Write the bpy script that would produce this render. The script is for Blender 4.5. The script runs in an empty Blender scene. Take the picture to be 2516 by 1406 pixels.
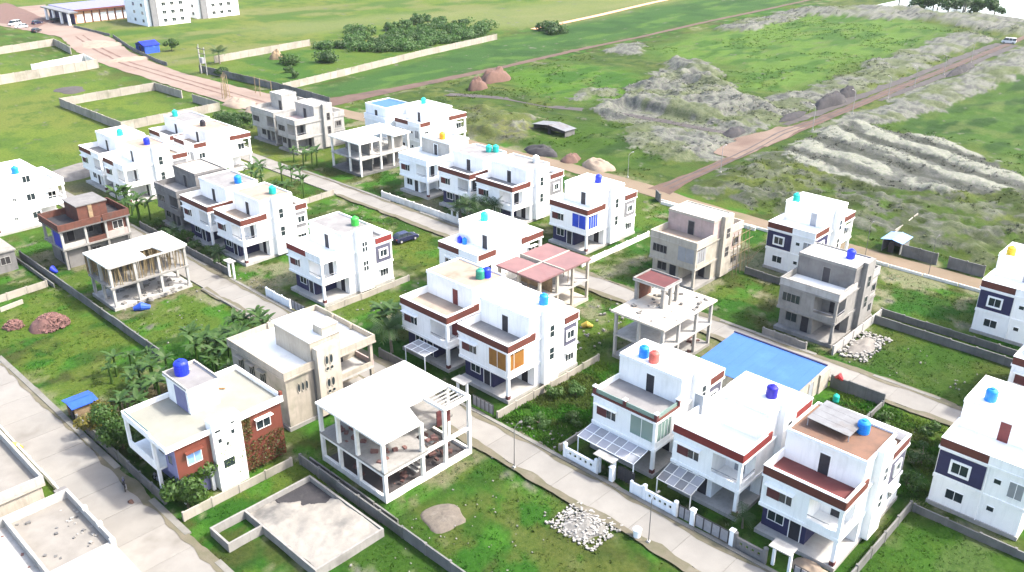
import bpy, math, random
import numpy as np
from mathutils import Vector, Matrix
random.seed(7); np.random.seed(7)
SC = bpy.context.scene
COL = SC.collection
R = math.radians
# ------------------------------------------------------------------ camera, sky, sun, exposure
cam = bpy.data.cameras.new('camera'); camo = bpy.data.objects.new('camera', cam); COL.objects.link(camo)
cam.sensor_fit = 'HORIZONTAL'; cam.sensor_width = 36.0; cam.lens = 36.0*2177/2516
cam.clip_start = 0.5; cam.clip_end = 9000
camo.location = (0, 0, 54); camo.rotation_euler = (R(90-24.845), 0, R(43.569-90))
SC.camera = camo
SUN_AZ, SUN_EL = R(-48), R(50)        # azimuth counted from +X, counter-clockwise
world = bpy.data.worlds.new('World'); SC.world = world; world.use_nodes = True
wn = world.node_tree.nodes; wl = world.node_tree.links
bg = wn['Background']
sky = wn.new('ShaderNodeTexSky'); sky.sky_type = 'NISHITA'; sky.sun_disc = False
sky.sun_elevation = SUN_EL; sky.sun_rotation = R(90)-SUN_AZ
sky.air_density = 1.0; sky.dust_density = 4.0; sky.ozone_density = 0.0
wl.new(sky.outputs[0], bg.inputs[0]); bg.inputs[1].default_value = 0.15
sun = bpy.data.lights.new('sun', 'SUN'); sun.energy = 2.0; sun.angle = R(4.0); sun.color = (1.0, 0.96, 0.89)
suno = bpy.data.objects.new('sun', sun); COL.objects.link(suno)
sd = Vector((math.cos(SUN_EL)*math.cos(SUN_AZ), math.cos(SUN_EL)*math.sin(SUN_AZ), math.sin(SUN_EL)))
suno.rotation_euler = sd.to_track_quat('Z', 'Y').to_euler(); suno.location = sd*200
vs = SC.view_settings; vs.view_transform = 'Standard'; vs.look = 'None'; vs.gamma = 1.0
vs.use_curve_mapping = False; vs.exposure = 2.0
SC.render.engine = 'CYCLES'

# ------------------------------------------------------------------ materials
MATS = {}
def newmat(name):
    m = bpy.data.materials.new(name); m.use_nodes = True
    return m, m.node_tree.nodes, m.node_tree.links, m.node_tree.nodes['Principled BSDF']
def mixc(n, l, fac, a, b, mode='MIX'):
    x = n.new('ShaderNodeMix'); x.data_type = 'RGBA'; x.blend_type = mode
    for k, v in ((0, fac), (6, a), (7, b)):
        if hasattr(v, 'is_output'): l.new(v, x.inputs[k])
        else: x.inputs[k].default_value = v if k == 0 else (*v[:3], 1)
    return x.outputs[2]
def noisef(n, l, scale, lo, hi, stretch=None, detail=4):
    g = n.new('ShaderNodeNewGeometry'); src = g.outputs['Position']
    if stretch:
        mp = n.new('ShaderNodeVectorMath'); mp.operation = 'MULTIPLY'; mp.inputs[1].default_value = stretch
        l.new(src, mp.inputs[0]); src = mp.outputs[0]
    t = n.new('ShaderNodeTexNoise'); t.inputs['Scale'].default_value = scale; t.inputs['Detail'].default_value = detail
    t.inputs['Roughness'].default_value = 0.62
    l.new(src, t.inputs['Vector'])
    r = n.new('ShaderNodeMapRange'); r.inputs[1].default_value = lo; r.inputs[2].default_value = hi
    l.new(t.outputs[0], r.inputs[0])
    return r.outputs[0]
def pm(name, c1, c2=None, c3=None, scale=1.6, rough=0.85, streak=0.0, bump=0.0, bscale=9.0, objvar=0.0, spec=0.3):
    """plain procedural surface: c1 with patches of c2, a few stains of c3, rain streaks"""
    if max(c1) < .6 and not name.startswith('tank'): c1, c2, c3 = [tuple(v*.86 for v in c) if c else None for c in (c1, c2, c3)]
    m, n, l, b = newmat(name)
    c2 = c2 or tuple(v*0.86 for v in c1)
    col = mixc(n, l, noisef(n, l, scale, .35, .68), c1, c2)
    if c3: col = mixc(n, l, noisef(n, l, scale*.37, .56, .74), col, c3)
    if streak:
        f = noisef(n, l, 1.0, .5, .78, (2.6, 2.6, .28))
        mm = n.new('ShaderNodeMath'); mm.operation = 'MULTIPLY'; mm.inputs[1].default_value = streak; l.new(f, mm.inputs[0])
        col = mixc(n, l, mm.outputs[0], col, tuple(v*.45 for v in c1))
    if objvar:
        oi = n.new('ShaderNodeObjectInfo'); mr = n.new('ShaderNodeMapRange')
        mr.inputs[3].default_value = 1-objvar; mr.inputs[4].default_value = 1+objvar
        l.new(oi.outputs['Random'], mr.inputs[0])
        cb = n.new('ShaderNodeCombineColor')
        for k in range(3): l.new(mr.outputs[0], cb.inputs[k])
        col = mixc(n, l, 1.0, col, cb.outputs[0], 'MULTIPLY')
    l.new(col, b.inputs['Base Color']); b.inputs['Roughness'].default_value = rough
    b.inputs['Specular IOR Level'].default_value = spec
    if bump:
        bn = n.new('ShaderNodeBump'); bn.inputs['Strength'].default_value = bump; bn.inputs['Distance'].default_value = .05
        l.new(noisef(n, l, bscale, 0, 1), bn.inputs['Height']); l.new(bn.outputs[0], b.inputs['Normal'])
    MATS[name] = m; return m
pm('white', (.84,.84,.83), (.79,.79,.78), (.66,.66,.64), .5, .8, .25)
pm('white_blue', (.78,.81,.83), (.72,.76,.79), (.62,.65,.66), .6, .8, .25)
pm('white_dirty', (.72,.71,.67), (.60,.59,.55), (.42,.41,.37), .7, .85, .45)
pm('cream', (.46,.42,.355), (.38,.345,.29), (.26,.245,.195), .6, .88, .5)
pm('beige', (.38,.34,.285), (.31,.28,.23), (.2,.2,.145), .6, .9, .55)
pm('concrete', (.28,.27,.255), (.22,.215,.2), (.15,.145,.135), .8, .92, .5, .15)
pm('concrete_light', (.42,.41,.39), (.35,.34,.32), (.25,.245,.225), .8, .92, .4, .15)
pm('concrete_grey', (.20,.195,.19), (.155,.15,.148), (.10,.098,.095), .8, .92, .45, .15)
pm('concrete_dark', (.15,.148,.145), (.11,.108,.105), (.07,.07,.068), .9, .92, .4, .15)
pm('pinkish', (.48,.37,.34), (.40,.31,.29), (.29,.26,.24), .9, .92, .4)
pm('slab_white', (.78,.77,.73), (.70,.69,.65), (.55,.53,.48), .5, .9)
pm('slab_cream', (.52,.48,.41), (.43,.39,.33), (.36,.26,.2), .7, .9)
pm('slab_pink', (.22,.122,.12), (.18,.105,.105), (.2,.075,.08), .6, .9)
pm('fascia', (.135,.040,.028), (.11,.034,.024), (.08,.03,.024), 1.2, .7, .2)
pm('fascia_red', (.22,.032,.028), (.18,.03,.026), None, 1.2, .7, .2)
pm('maroon', (.12,.036,.036), (.095,.03,.03), (.13,.06,.055), .9, .75)
pm('brick', (.135,.054,.038), (.095,.042,.032), (.085,.066,.058), 1.6, .92, .6, .2)
pm('brick_red_paint', (.155,.042,.027), (.13,.038,.024), (.10,.05,.026), .9, .8, .3)
pm('slate', (.105,.105,.15), (.085,.085,.125), None, .9, .8, .15)
pm('slate_light', (.22,.22,.23), (.18,.18,.19), None, .9, .8, .15)
pm('navy', (.035,.036,.095), (.028,.028,.075), None, 1, .8, .1)
pm('lavender', (.22,.22,.38), (.18,.18,.32), None, 1, .8, .1)
pm('floor_grey', (.24,.235,.23), (.18,.175,.175), (.11,.11,.115), .7, .9)
pm('floor_tan', (.33,.27,.215), (.27,.215,.17), (.21,.145,.105), .7, .9)
pm('floor_maroon', (.15,.042,.040), (.12,.036,.034), (.18,.07,.062), .6, .8)
pm('floor_rust', (.19,.105,.07), (.14,.085,.06), (.10,.075,.06), .8, .85)
pm('floor_white', (.72,.74,.72), (.62,.64,.62), (.50,.52,.50), .5, .85)
pm('floor_mint', (.255,.252,.215), (.22,.22,.185), (.19,.2,.165), .5, .85)
pm('door_dark', (.035,.035,.045), (.025,.025,.03), None, 2, .6)
pm('door_red', (.17,.035,.035), (.13,.03,.03), None, 2, .6)
pm('door_grey', (.34,.36,.39), (.28,.3,.33), None, 2, .6)
pm('timber', (.34,.25,.15), (.24,.17,.10), (.16,.11,.07), 2, .9, 0, 0, 9, .25)
pm('bamboo', (.26,.20,.11), (.18,.14,.075), None, 3, .8, 0, 0, 9, .3)
pm('metal_grey', (.34,.34,.36), (.26,.26,.28), None, 2, .5)
pm('metal_dark', (.05,.05,.055), (.035,.035,.04), None, 2, .5)
pm('tin_grey', (.20,.205,.21), (.15,.15,.155), (.13,.105,.085), .9, .55, .3)
pm('tin_blue', (.050,.14,.42), (.045,.125,.38), (.07,.18,.46), .35, .45, .2)
pm('tarp_blue', (.03,.10,.52), (.02,.07,.42), (.10,.20,.6), 1.2, .55)
pm('tarp_deep', (.01,.03,.45), (.01,.02,.34), None, 1.2, .55)
pm('poly', (.36,.37,.41), (.30,.31,.35), None, .8, .35)
pm('poly_dark', (.32,.33,.35), (.26,.27,.29), None, .8, .35)
pm('orange', (.30,.145,.028), (.25,.11,.024), (.24,.06,.024), .8, .5)
pm('ochre', (.52,.35,.12), (.44,.28,.08), None, 1.2, .8)
pm('salmon', (.62,.33,.20), (.55,.28,.17), None, .5, .8, .2)
pm('blue_paint', (.02,.07,.55), (.02,.05,.42), None, 1, .7)
pm('pale_blue_paint', (.20,.36,.62), (.17,.3,.55), None, 1, .7)
pm('road', (.238,.228,.207), (.198,.188,.171), (.135,.124,.106), .3, .93, 0, .1, 14, .06)
pm('kerb', (.20,.195,.175), (.15,.145,.13), (.10,.10,.085), .6, .95, .2, .2, 9, .1)
pm('wall_cream', (.36,.33,.285), (.29,.265,.225), (.19,.19,.135), .5, .93, .45, .1, 9, .1)
pm('wall_grey', (.17,.17,.165), (.125,.125,.12), (.07,.08,.055), .5, .93, .45, .1, 9, .1)
pm('red_dirt', (.088,.054,.041), (.115,.076,.06), (.052,.037,.032), .3, .97, 0, .4, 6)
pm('pale_dirt', (.235,.185,.150), (.20,.145,.115), (.18,.115,.09), .09, .97, 0, .2, 6)
pm('tan_dirt', (.185,.14,.098), (.155,.12,.078), (.10,.10,.042), .2, .97, 0, .2, 6)
pm('sand', (.29,.235,.18), (.24,.19,.145), (.2,.155,.115), .8, .97, 0, .5, 5)
pm('soil_red', (.15,.088,.07), (.12,.072,.058), (.10,.066,.056), 1, .97, 0, .6, 5)
pm('soil_grey', (.21,.195,.175), (.15,.14,.13), (.28,.265,.24), .8, .97, 0, .5, 5)
pm('soil_black', (.045,.042,.045), (.03,.03,.033), (.08,.075,.07), 1, .95, 0, .5, 5)
pm('gravel', (.15,.13,.105), (.11,.095,.08), (.19,.17,.145), 3, .97, 0, .6, 12)
pm('mud', (.27,.255,.225), (.20,.19,.17), (.085,.085,.085), .55, .95, 0, .8, 3)
pm('brick_pile', (.13,.065,.060), (.18,.10,.085), (.085,.05,.05), 3, .95, 0, .3, 8, .35)
pm('rubble', (.28,.27,.25), (.17,.165,.155), (.38,.37,.35), 3, .95, 0, .3, 8, .3)
pm('trunk', (.17,.14,.10), (.12,.10,.07), None, 3, .95)
pm('palm_trunk', (.23,.20,.16), (.16,.14,.11), None, 4, .95)
pm('tyre', (.02,.02,.02), (.015,.015,.015), None, 4, .9)
pm('rim', (.4,.4,.42), None, None, 4, .4)
pm('car_navy', (.02,.022,.065), (.018,.02,.055), None, 1, .25, spec=.6)
pm('car_white', (.7,.7,.7), None, None, 1, .3, spec=.6)
pm('car_black', (.02,.02,.025), None, None, 1, .3, spec=.6)
pm('car_red', (.45,.02,.025), None, None, 1, .3, spec=.6)
pm('lamp_red', (.5,.02,.02), None, None, 1, .3)
pm('sack_yellow', (.42,.31,.05), (.33,.24,.05), (.45,.42,.33), 3, .8)
pm('cloth_white', (.20,.195,.18), (.13,.125,.115), (.27,.26,.25), 4, .9, 0, .5, 6)
pm('pink', (.55,.13,.17), (.48,.16,.18), None, 1, .8)
for nm, c in dict(teal=(.015,.44,.36), blue=(.012,.03,.55), azure=(.01,.20,.68), green=(.05,.45,.06), orange=(.62,.30,.02),
                  yellow=(.66,.46,.03), rose=(.45,.10,.08), black=(.025,.022,.03), white=(.7,.7,.68), emerald=(.03,.24,.16), deep=(.02,.015,.30)).items():
    pm('tank_'+nm, c, tuple(v*.85 for v in c), None, 2, .45)
m, n, l, b = newmat('glass'); b.inputs['Base Color'].default_value = (.022,.032,.036,1); b.inputs['Roughness'].default_value = .12; MATS['glass'] = m
m, n, l, b = newmat('glass_green'); b.inputs['Base Color'].default_value = (.25,.36,.32,1); b.inputs['Roughness'].default_value = .1; b.inputs['Transmission Weight'].default_value = .35; MATS['glass_green'] = m
m, n, l, b = newmat('dark_opening'); b.inputs['Base Color'].default_value = (.018,.017,.018,1); b.inputs['Roughness'].default_value = .9; MATS['dark_opening'] = m
def leafmat(name, c1, c2, trans=.3):
    c1 = tuple(v*q for v, q in zip(c1,(.72,.74,.55))); c2 = tuple(v*q for v, q in zip(c2,(.72,.74,.55)))
    m, n, l, b = newmat(name)
    oi = n.new('ShaderNodeObjectInfo')
    col = mixc(n, l, noisef(n, l, 2.3, .35, .65), c1, c2)
    col = mixc(n, l, oi.outputs['Random'], col, mixc(n, l, 1.0, col, (.78,.85,.7), 'MULTIPLY'))
    l.new(col, b.inputs['Base Color']); b.inputs['Roughness'].default_value = .6
    tr = n.new('ShaderNodeBsdfTranslucent'); l.new(col, tr.inputs[0])
    mx = n.new('ShaderNodeMixShader'); mx.inputs[0].default_value = trans
    l.new(b.outputs[0], mx.inputs[1]); l.new(tr.outputs[0], mx.inputs[2])
    l.new(mx.outputs[0], n['Material Output'].inputs[0]); MATS[name] = m
leafmat('leaf_banana', (.048,.116,.022), (.074,.150,.03), .4)
leafmat('leaf_palm', (.035,.085,.022), (.055,.115,.028))
leafmat('leaf_tree', (.060,.135,.026), (.095,.180,.034), .4)
leafmat('leaf_dark', (.052,.118,.034), (.080,.155,.042), .45)
leafmat('leaf_yellow', (.20,.16,.02), (.14,.14,.025))
leafmat('leaf_vine', (.16,.10,.025), (.07,.095,.025))
leafmat('weed', (.085,.130,.028), (.115,.145,.036), .45)
leafmat('weed_dark', (.055,.105,.024), (.075,.125,.030), .45)
leafmat('straw', (.17,.15,.06), (.13,.135,.045), .4)
# river
m, n, l, b = newmat('water'); b.inputs['Base Color'].default_value = (.42,.47,.46,1); b.inputs['Roughness'].default_value = .12
bn = n.new('ShaderNodeBump'); bn.inputs['Strength'].default_value = .15; l.new(noisef(n, l, .6, 0, 1), bn.inputs['Height']); l.new(bn.outputs[0], b.inputs['Normal']); MATS['water'] = m

# ------------------------------------------------------------------ mesh helpers
class MB:
    def __init__(s): s.v = []; s.f = []
    def box(s, x0, x1, y0, y1, z0, z1):
        x0, x1 = min(x0, x1), max(x0, x1); y0, y1 = min(y0, y1), max(y0, y1)
        k = len(s.v)
        s.v += [(x0,y0,z0),(x1,y0,z0),(x1,y1,z0),(x0,y1,z0),(x0,y0,z1),(x1,y0,z1),(x1,y1,z1),(x0,y1,z1)]
        s.f += [tuple(k+i for i in q) for q in ((3,2,1,0),(4,5,6,7),(0,1,5,4),(1,2,6,5),(2,3,7,6),(3,0,4,7))]
        return s
    def prism(s, poly, z0, z1):
        a = sum(poly[i][0]*poly[(i+1)%len(poly)][1]-poly[(i+1)%len(poly)][0]*poly[i][1] for i in range(len(poly)))
        if a < 0: poly = poly[::-1]
        k = len(s.v); N = len(poly)
        s.v += [(p[0],p[1],z0) for p in poly]+[(p[0],p[1],z1) for p in poly]
        s.f.append(tuple(k+N+i for i in range(N))); s.f.append(tuple(k+N-1-i for i in range(N)))
        for i in range(N): j = (i+1)%N; s.f.append((k+i,k+j,k+N+j,k+N+i))
        return s
    def tube(s, pts, rad, n=8, cap=True):
        pts = [Vector(p) for p in pts]; rad = rad if isinstance(rad, (list,tuple)) else [rad]*len(pts)
        k = len(s.v)
        for i, p in enumerate(pts):
            t = (pts[min(i+1,len(pts)-1)]-pts[max(i-1,0)]).normalized()
            u = t.cross(Vector((0,0,1)) if abs(t.z) < .9 else Vector((1,0,0))).normalized(); w = u.cross(t)
            for j in range(n):
                a = 2*math.pi*j/n; s.v.append(tuple(p+(u*math.cos(a)+w*math.sin(a))*rad[i]))
        for i in range(len(pts)-1):
            for j in range(n):
                a = k+i*n+j; b = k+i*n+(j+1)%n; s.f.append((a,b,b+n,a+n)[::-1])
        if cap:
            s.f.append(tuple(k+j for j in range(n))); s.f.append(tuple(k+(len(pts)-1)*n+n-1-j for j in range(n)))
        return s
    def quad(s, *p):
        k = len(s.v); s.v += list(p); s.f.append(tuple(range(k,k+len(p)))); return s
    def build(s, name, mat, parent=None, origin=(0,0,0), kind=None):
        me = bpy.data.meshes.new(name)
        o = Vector(origin)
        me.from_pydata([(a-o.x,b-o.y,c-o.z) for a,b,c in s.v] if o.length else s.v, [], s.f); me.update()
        me.materials.append(MATS[mat])
        ob = bpy.data.objects.new(name, me); COL.objects.link(ob)
        if parent: ob.parent = parent
        if kind: ob['kind'] = kind
        return ob
def tag(o, label, cat, group=None):
    o['label'] = label; o['category'] = cat
    if group: o['group'] = group
    return o
def thing(name, loc, label, cat, group=None, rz=0):
    o = bpy.data.objects.new(name, None); COL.objects.link(o); o.location = loc; o.rotation_euler = (0,0,rz)
    o.empty_display_size = .5
    return tag(o, label, cat, group)
def single(name, mb, mat, label, cat, group=None, origin=None):
    if origin is None:
        a = np.array(mb.v); origin = (float(a[:,0].mean()), float(a[:,1].mean()), float(a[:,2].min()))
    o = mb.build(name, mat, None, origin); o.location = origin
    return tag(o, label, cat, group)
def dupmesh(src, name, parent, loc, rot, sc=(1,1,1)):
    o = bpy.data.objects.new(name, src); COL.objects.link(o); o.parent = parent
    o.location = loc; o.rotation_euler = rot; o.scale = sc
    return o
# value noise in numpy
_P = np.random.RandomState(3).rand(256,256)
def vn(x, y):
    xi = np.floor(x).astype(int); yi = np.floor(y).astype(int); fx = x-xi; fy = y-yi
    fx = fx*fx*(3-2*fx); fy = fy*fy*(3-2*fy)
    g = lambda a, b: _P[a & 255, b & 255]
    return (g(xi,yi)*(1-fx)+g(xi+1,yi)*fx)*(1-fy)+(g(xi,yi+1)*(1-fx)+g(xi+1,yi+1)*fx)*fy
def fbm(x, y, o=4, g=.5):
    t = 0; a = 1; s = 0
    for k in range(o): t = t+a*vn(x*2**k+17.3*k, y*2**k+9.1*k); s += a; a *= g
    return t/s
def inpoly(x, y, poly):
    r = np.zeros(x.shape, bool); n = len(poly)
    for i in range(n):
        (x1,y1),(x2,y2) = poly[i], poly[(i+1)%n]
        if y1 == y2: continue
        c = ((y1 > y) != (y2 > y)) & (x < (x2-x1)*(y-y1)/(y2-y1)+x1)
        r ^= c
    return r
def softpoly(x, y, poly, soft=3.0, warp=4.0, ws=9.0):
    wx = (fbm(x/ws,y/ws,3)-.5)*2*warp; wy = (fbm(x/ws+40,y/ws+70,3)-.5)*2*warp
    xs = [p[0] for p in poly]; ys = [p[1] for p in poly]; pad = soft+warp+1
    r = np.zeros(x.shape); sel = (x > min(xs)-pad) & (x < max(xs)+pad) & (y > min(ys)-pad) & (y < max(ys)+pad)
    if not sel.any(): return r
    X = (x+wx)[sel]; Y = (y+wy)[sel]; acc = np.zeros(X.shape)
    offs = [(0,0)]+[(soft*math.cos(a)*q, soft*math.sin(a)*q) for q in (.5,1) for a in np.arange(0,6.28,math.pi/4)]
    for dx, dy in offs: acc += inpoly(X+dx, Y+dy, poly)
    r[sel] = acc/len(offs); return r
pm('soil_dark', (.075,.066,.064), (.055,.05,.05), (.11,.10,.092), .5, .97, 0, .4, 5)
leafmat('leaf_grove', (.115,.225,.06), (.065,.150,.045), .45)
pm('apron', (.18,.132,.102), (.14,.10,.078), (.115,.075,.058), .18, .97, 0, .3, 6)
leafmat('vine_light', (.20,.26,.10), (.13,.20,.07), .4)
m, n, l, b = newmat('cover')
at = n.new('ShaderNodeAttribute'); at.attribute_name = 'soilcolour'
l.new(at.outputs['Color'], b.inputs['Base Color']); b.inputs['Roughness'].default_value = .8; b.inputs['Specular IOR Level'].default_value = .1
tr = n.new('ShaderNodeBsdfTranslucent'); l.new(at.outputs['Color'], tr.inputs[0]); mx = n.new('ShaderNodeMixShader'); mx.inputs[0].default_value = .4
l.new(b.outputs[0], mx.inputs[1]); l.new(tr.outputs[0], mx.inputs[2]); l.new(mx.outputs[0], n['Material Output'].inputs[0]); MATS['cover'] = m
pm('terrace_cement', (.24,.225,.20), (.19,.178,.158), (.23,.17,.14), .6, .92)
pm('verge', (.135,.118,.085), (.10,.098,.06), (.17,.155,.125), .7, .97, 0, .4, 6)
# ------------------------------------------------------------------ ground
Z_DUNE = [(178,136),(202,145),(235,157),(249,157),(244,148),(218,125),(211,122),(213,113),(204,104),(189,107),(179,118),(172,131)]
Z_BANDL = [(188,108),(218,113),(234,108),(269,112),(313,113),(370,115),(357,101),(323,102),(266,100),(222,99),(190,99),(180,102)]
Z_MID = [(164,118),(177,120),(184,112),(183,100),(170,96),(159,95),(152,97),(154,104),(158,113)]
Z_BANDR = [(195,88),(228,87),(276,87),(348,88),(347,80),(323,74),(269,74),(233,76),(211,80),(193,84)]
Z_RIDGE = [(178,86),(194,86),(206,82),(209,70),(205,57),(200,51),(190,44),(189,38),(179,40),(170,48),(163,56),(166,67),(168,78)]
Z_ROUGH = [(143,87),(172,87),(172,77),(168,58),(183,39),(170,24),(148,24),(141,36),(143,60),(142,74),(138,84)]
Z_FAR = [(369,194),(400,180),(425,154),(408,137),(424,107),(374,92),(377,112),(390,133),(377,168),(353,185)]
Z_FAR2 = [(329,190),(366,186),(351,176),(316,175),(304,182)]
Z_S1 = [(246,190),(264,192),(259,182),(248,177),(240,181)]
Z_S2 = [(182,153),(198,154),(197,150),(190,147),(179,148)]
Z_BG1 = [(191,186),(222,186),(219,152),(197,136),(183,138),(178,163)]
Z_BG2 = [(258,180),(326,186),(394,168),(382,129),(366,117),(272,114),(226,112),(221,119),(250,146),(245,162)]
Z_DG = [(212,80),(245,74),(315,74),(320,20),(193,20),(195,43),(207,56),(214,72)]
Z_LM = [(142,136),(166,138),(167,122),(151,104),(142,97),(139,104),(138,121)]
Z_OL = [(154,162),(159,161),(158,146),(149,133),(139,136),(137,144)]
Z_MG = [(135,212),(233,230),(360,243),(460,240),(430,203),(262,200),(201,196),(160,196),(141,198)]
Z_TAN = [(191,330),(305,290),(420,275),(430,244),(362,246),(262,238),(249,250),(235,292),(200,292),(175,300)]
def axis(a, b, s, growth, far):
    v = list(np.arange(a, b, s)); st = s
    while v[-1] < far: st *= growth; v.append(v[-1]+st)
    return np.array([-4000,-1500,-500,-150,-60,-25,-8]+v)
def ground_fields(X, Y):
    """height and colour of the ground at points"""
    estate = (X < 128) & (Y < 200)
    n1 = fbm(X/9, Y/9, 4); n2 = fbm(X/2.6+50, Y/2.6, 4); n3 = fbm(X/30+9, Y/30+5, 3); n4 = fbm(X/.9, Y/.9+33, 3)
    h = -.03-.16*n2
    def mixto(c, col, f): return c*(1-f[...,None])+np.array(col)*f[...,None]
    sm = lambda v, a, b: np.clip((v-a)/(b-a), 0, 1)**2*(3-2*np.clip((v-a)/(b-a), 0, 1))
    C = np.zeros(X.shape+(3,)); C[:] = (.042,.086,.015)
    C = mixto(C, (.024,.058,.012), sm(n1, .46, .58)*.85)
    C = mixto(C, (.074,.094,.022), sm(n2*.5+n1*.5+.7*(n3-.5), .50, .60)*.8)
    C = mixto(C, (.032,.104,.014), sm(fbm(X/6+80,Y/6+10,4), .52, .60)*.8)
    C = mixto(C, (.072,.064,.027), sm(fbm(X/5+20,Y/5+44,4), .54, .62)*.7)
    C = mixto(C, (.105,.140,.030), sm(fbm(X/7+140,Y/7+33,4), .53, .60)*.8)
    C = mixto(C, (.060,.150,.022), sm(fbm(X/3.4+40,Y/3.4+90,3), .60, .68)*.8)
    C = mixto(C, (.22,.195,.145), sm(n1*.35+n2*.65+.4*(n3-.5), .58, .66)*.8)
    C = mixto(C, (.25,.225,.175), sm(n2*.5+n4*.5, .64, .72)*.7)
    # pale open fields top left
    fl = sm(Y, 142, 175)*sm(-X, -120, -96); C2 = np.zeros_like(C); C2[:] = (.140,.178,.038)
    C2 = mixto(C2, (.100,.152,.032), sm(n1, .45, .6)); C2 = mixto(C2, (.175,.175,.058), sm(n3, .5, .65)*.7); C2 = mixto(C2, (.075,.125,.026), sm(n2, .56, .7)*.7)
    C = C*(1-fl[...,None])+C2*fl[...,None]
    fl = sm(Y, 225, 262)*sm(X, 112, 135); C2 = mixto(C2, (.19,.18,.095), sm(fbm(X/40,Y/14,3), .48, .62)*.8); C2 = mixto(C2, (.07,.13,.03), sm(fbm(X/16+7,Y/9,3), .52, .62)*.8)
    C = C*(1-fl[...,None])+C2*fl[...,None]
    # between fence and long wall
    f = softpoly(X, Y, [(136,262),(178,266),(232,233),(136,216)], 5, 5); C = mixto(C, (.105,.155,.030), f*.8); C = mixto(C, (.06,.125,.026), f*sm(n1,.48,.6))
    f = softpoly(X, Y, Z_MG, 5, 4, 14); C = mixto(C, (.050,.108,.034), f); C = mixto(C, (.085,.150,.042), f*sm(fbm(X/14,Y/5,3), .5, .66)); C = mixto(C, (.030,.075,.024), f*sm(n1, .54, .66)*.7)
    f = softpoly(X, Y, Z_TAN, 9, 9, 20); C = mixto(C, (.20,.20,.105), f*.75)
    # rough land right of the dirt street
    rt = sm(X, 136, 142)*sm(-Y, -192, -186)
    h = h*(1-rt)+rt*(.9*(fbm(X/7,Y/7,4)-.42)+.35*(n2-.5))
    C = mixto(C, (.072,.098,.030), rt*.8); C = mixto(C, (.125,.135,.055), rt*sm(n1,.48,.62)*.8); C = mixto(C, (.038,.070,.020), rt*sm(n2, .5, .62)*.8)
    for z, c, c2 in ((Z_BG1, (.085,.160,.026), (.050,.115,.024)), (Z_BG2, (.110,.175,.045), (.060,.120,.030)), (Z_DG, (.062,.115,.028), (.034,.072,.022)), (Z_LM, (.055,.100,.018), (.030,.062,.016))):
        f = softpoly(X, Y, z, 6, 6, 14); C = mixto(C, c, f); C = mixto(C, c2, f*sm(fbm(X/10,Y/4.5,4), .47, .6)); C = mixto(C, (.14,.16,.075), f*sm(fbm(X/6+3,Y/3+60,3), .58, .7)*.5)
        h = h+f*.8*(fbm(X/9+30,Y/3.2,3)-.4)
    # heaped grey earth
    for z, amp, sc in ((Z_DUNE, 3.6, 15), (Z_BANDL, 1.5, 12), (Z_MID, 1.3, 6), (Z_BANDR, 1.4, 12), (Z_FAR, 3, 18), (Z_FAR2, 2, 12), (Z_S1, 1.4, 8), (Z_S2, 1.2, 8), (Z_OL, 2.6, 11), (Z_ROUGH, 1.0, 4.5)):
        f = softpoly(X, Y, z, 5 if amp > 2 else 3, 5, 8); clod = 1-np.abs(2*fbm(X/1.9+11, Y/1.9, 3, .6)-1)*1.7
        rid = 1-np.abs(2*fbm(X/sc, Y/sc, 4, .48)-1)*1.5
        h = h+f*(amp*np.clip(.05+.7*rid+.4*(n2-.5), 0, 1.3)+.35*clod+.15*(n4-.5))
        if z is Z_OL: cc = (.155,.150,.075)
        elif z is Z_ROUGH: f = f*sm(n2, .42, .55); cc = (.115,.112,.100)
        else: cc = (.178,.174,.162)
        g = sm(f+.7*(n2-.5)+.3*(n4-.5), .22, .34)*(.75 if z is Z_ROUGH else 1); C = mixto(C, cc, g)
        if z is Z_ROUGH: C = mixto(C, (.055,.066,.034), softpoly(X, Y, z, 3, 4, 8)*sm(fbm(X/4+15,Y/4+27,4), .46, .56)*.75); h = h+.5*softpoly(X, Y, z, 3, 4, 8)*(fbm(X/2.2+5,Y/2.2,3)-.4)
        C = mixto(C, (.075,.075,.078), g*sm(.55*n4+.45*(1-clod), .40, .55)*.75); C = mixto(C, (.125,.14,.07), g*sm(n1, .56, .66)*.4); C = mixto(C, (.21,.205,.188), g*sm(rid, .80, .95)*sm(n2,.45,.6)*.6); C = mixto(C, (.095,.115,.045), g*sm(fbm(X/7+61,Y/7,4), .57, .63)*.5)
    # long spoil ridges with pale crests, running along the plots
    f = softpoly(X, Y, Z_RIDGE, 4, 3, 9)
    ph = (X-.42*(Y-60)+9.0*(n3-.5)+5*(n1-.5)+2*(n2-.5))/11.5; w = np.clip((.5+.5*np.cos(2*math.pi*ph))*(.35+1.3*fbm(X/12+5,Y/12+31,3)), 0, 1.2)
    cl2 = 1-np.abs(2*fbm(X/1.7+3, Y/1.7+8, 3, .6)-1)*1.7; h = h+f*(.55*w+.35*cl2+.6*(n2-.5)+.25*(n4-.5)-.1); f = sm(f+.6*(n2-.5)+.3*(n4-.5), .3, .45); C = mixto(C, (.110,.110,.106), f); C = mixto(C, (.255,.25,.228), f*sm(w+.9*(n2-.5)+.5*(n4-.5)+1.1*(n3-.5), .55, .68)); C = mixto(C, (.06,.062,.055), f*sm(.55-w+.5*(n2-.5), .1, .45)*.8)
    # flat where roads run
    for (x0,x1,y0,y1) in ((127,139,-20,200),(136,380,87.6,97),(130,460,190,200),(176,184,97,135)):
        e = np.minimum(np.minimum(X-x0, x1-X), np.minimum(Y-y0, y1-Y)); k = sm(e, -2.0, .6)
        h = h*(1-k)-.05*k
    dpath = np.abs(X-(168+ (Y<150)*(150-np.minimum(Y,150))*.2)); k = sm(-dpath, -3.5, -1.5)*((Y > 97)&(Y < 190)); h = h*(1-k)-.05*k
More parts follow.
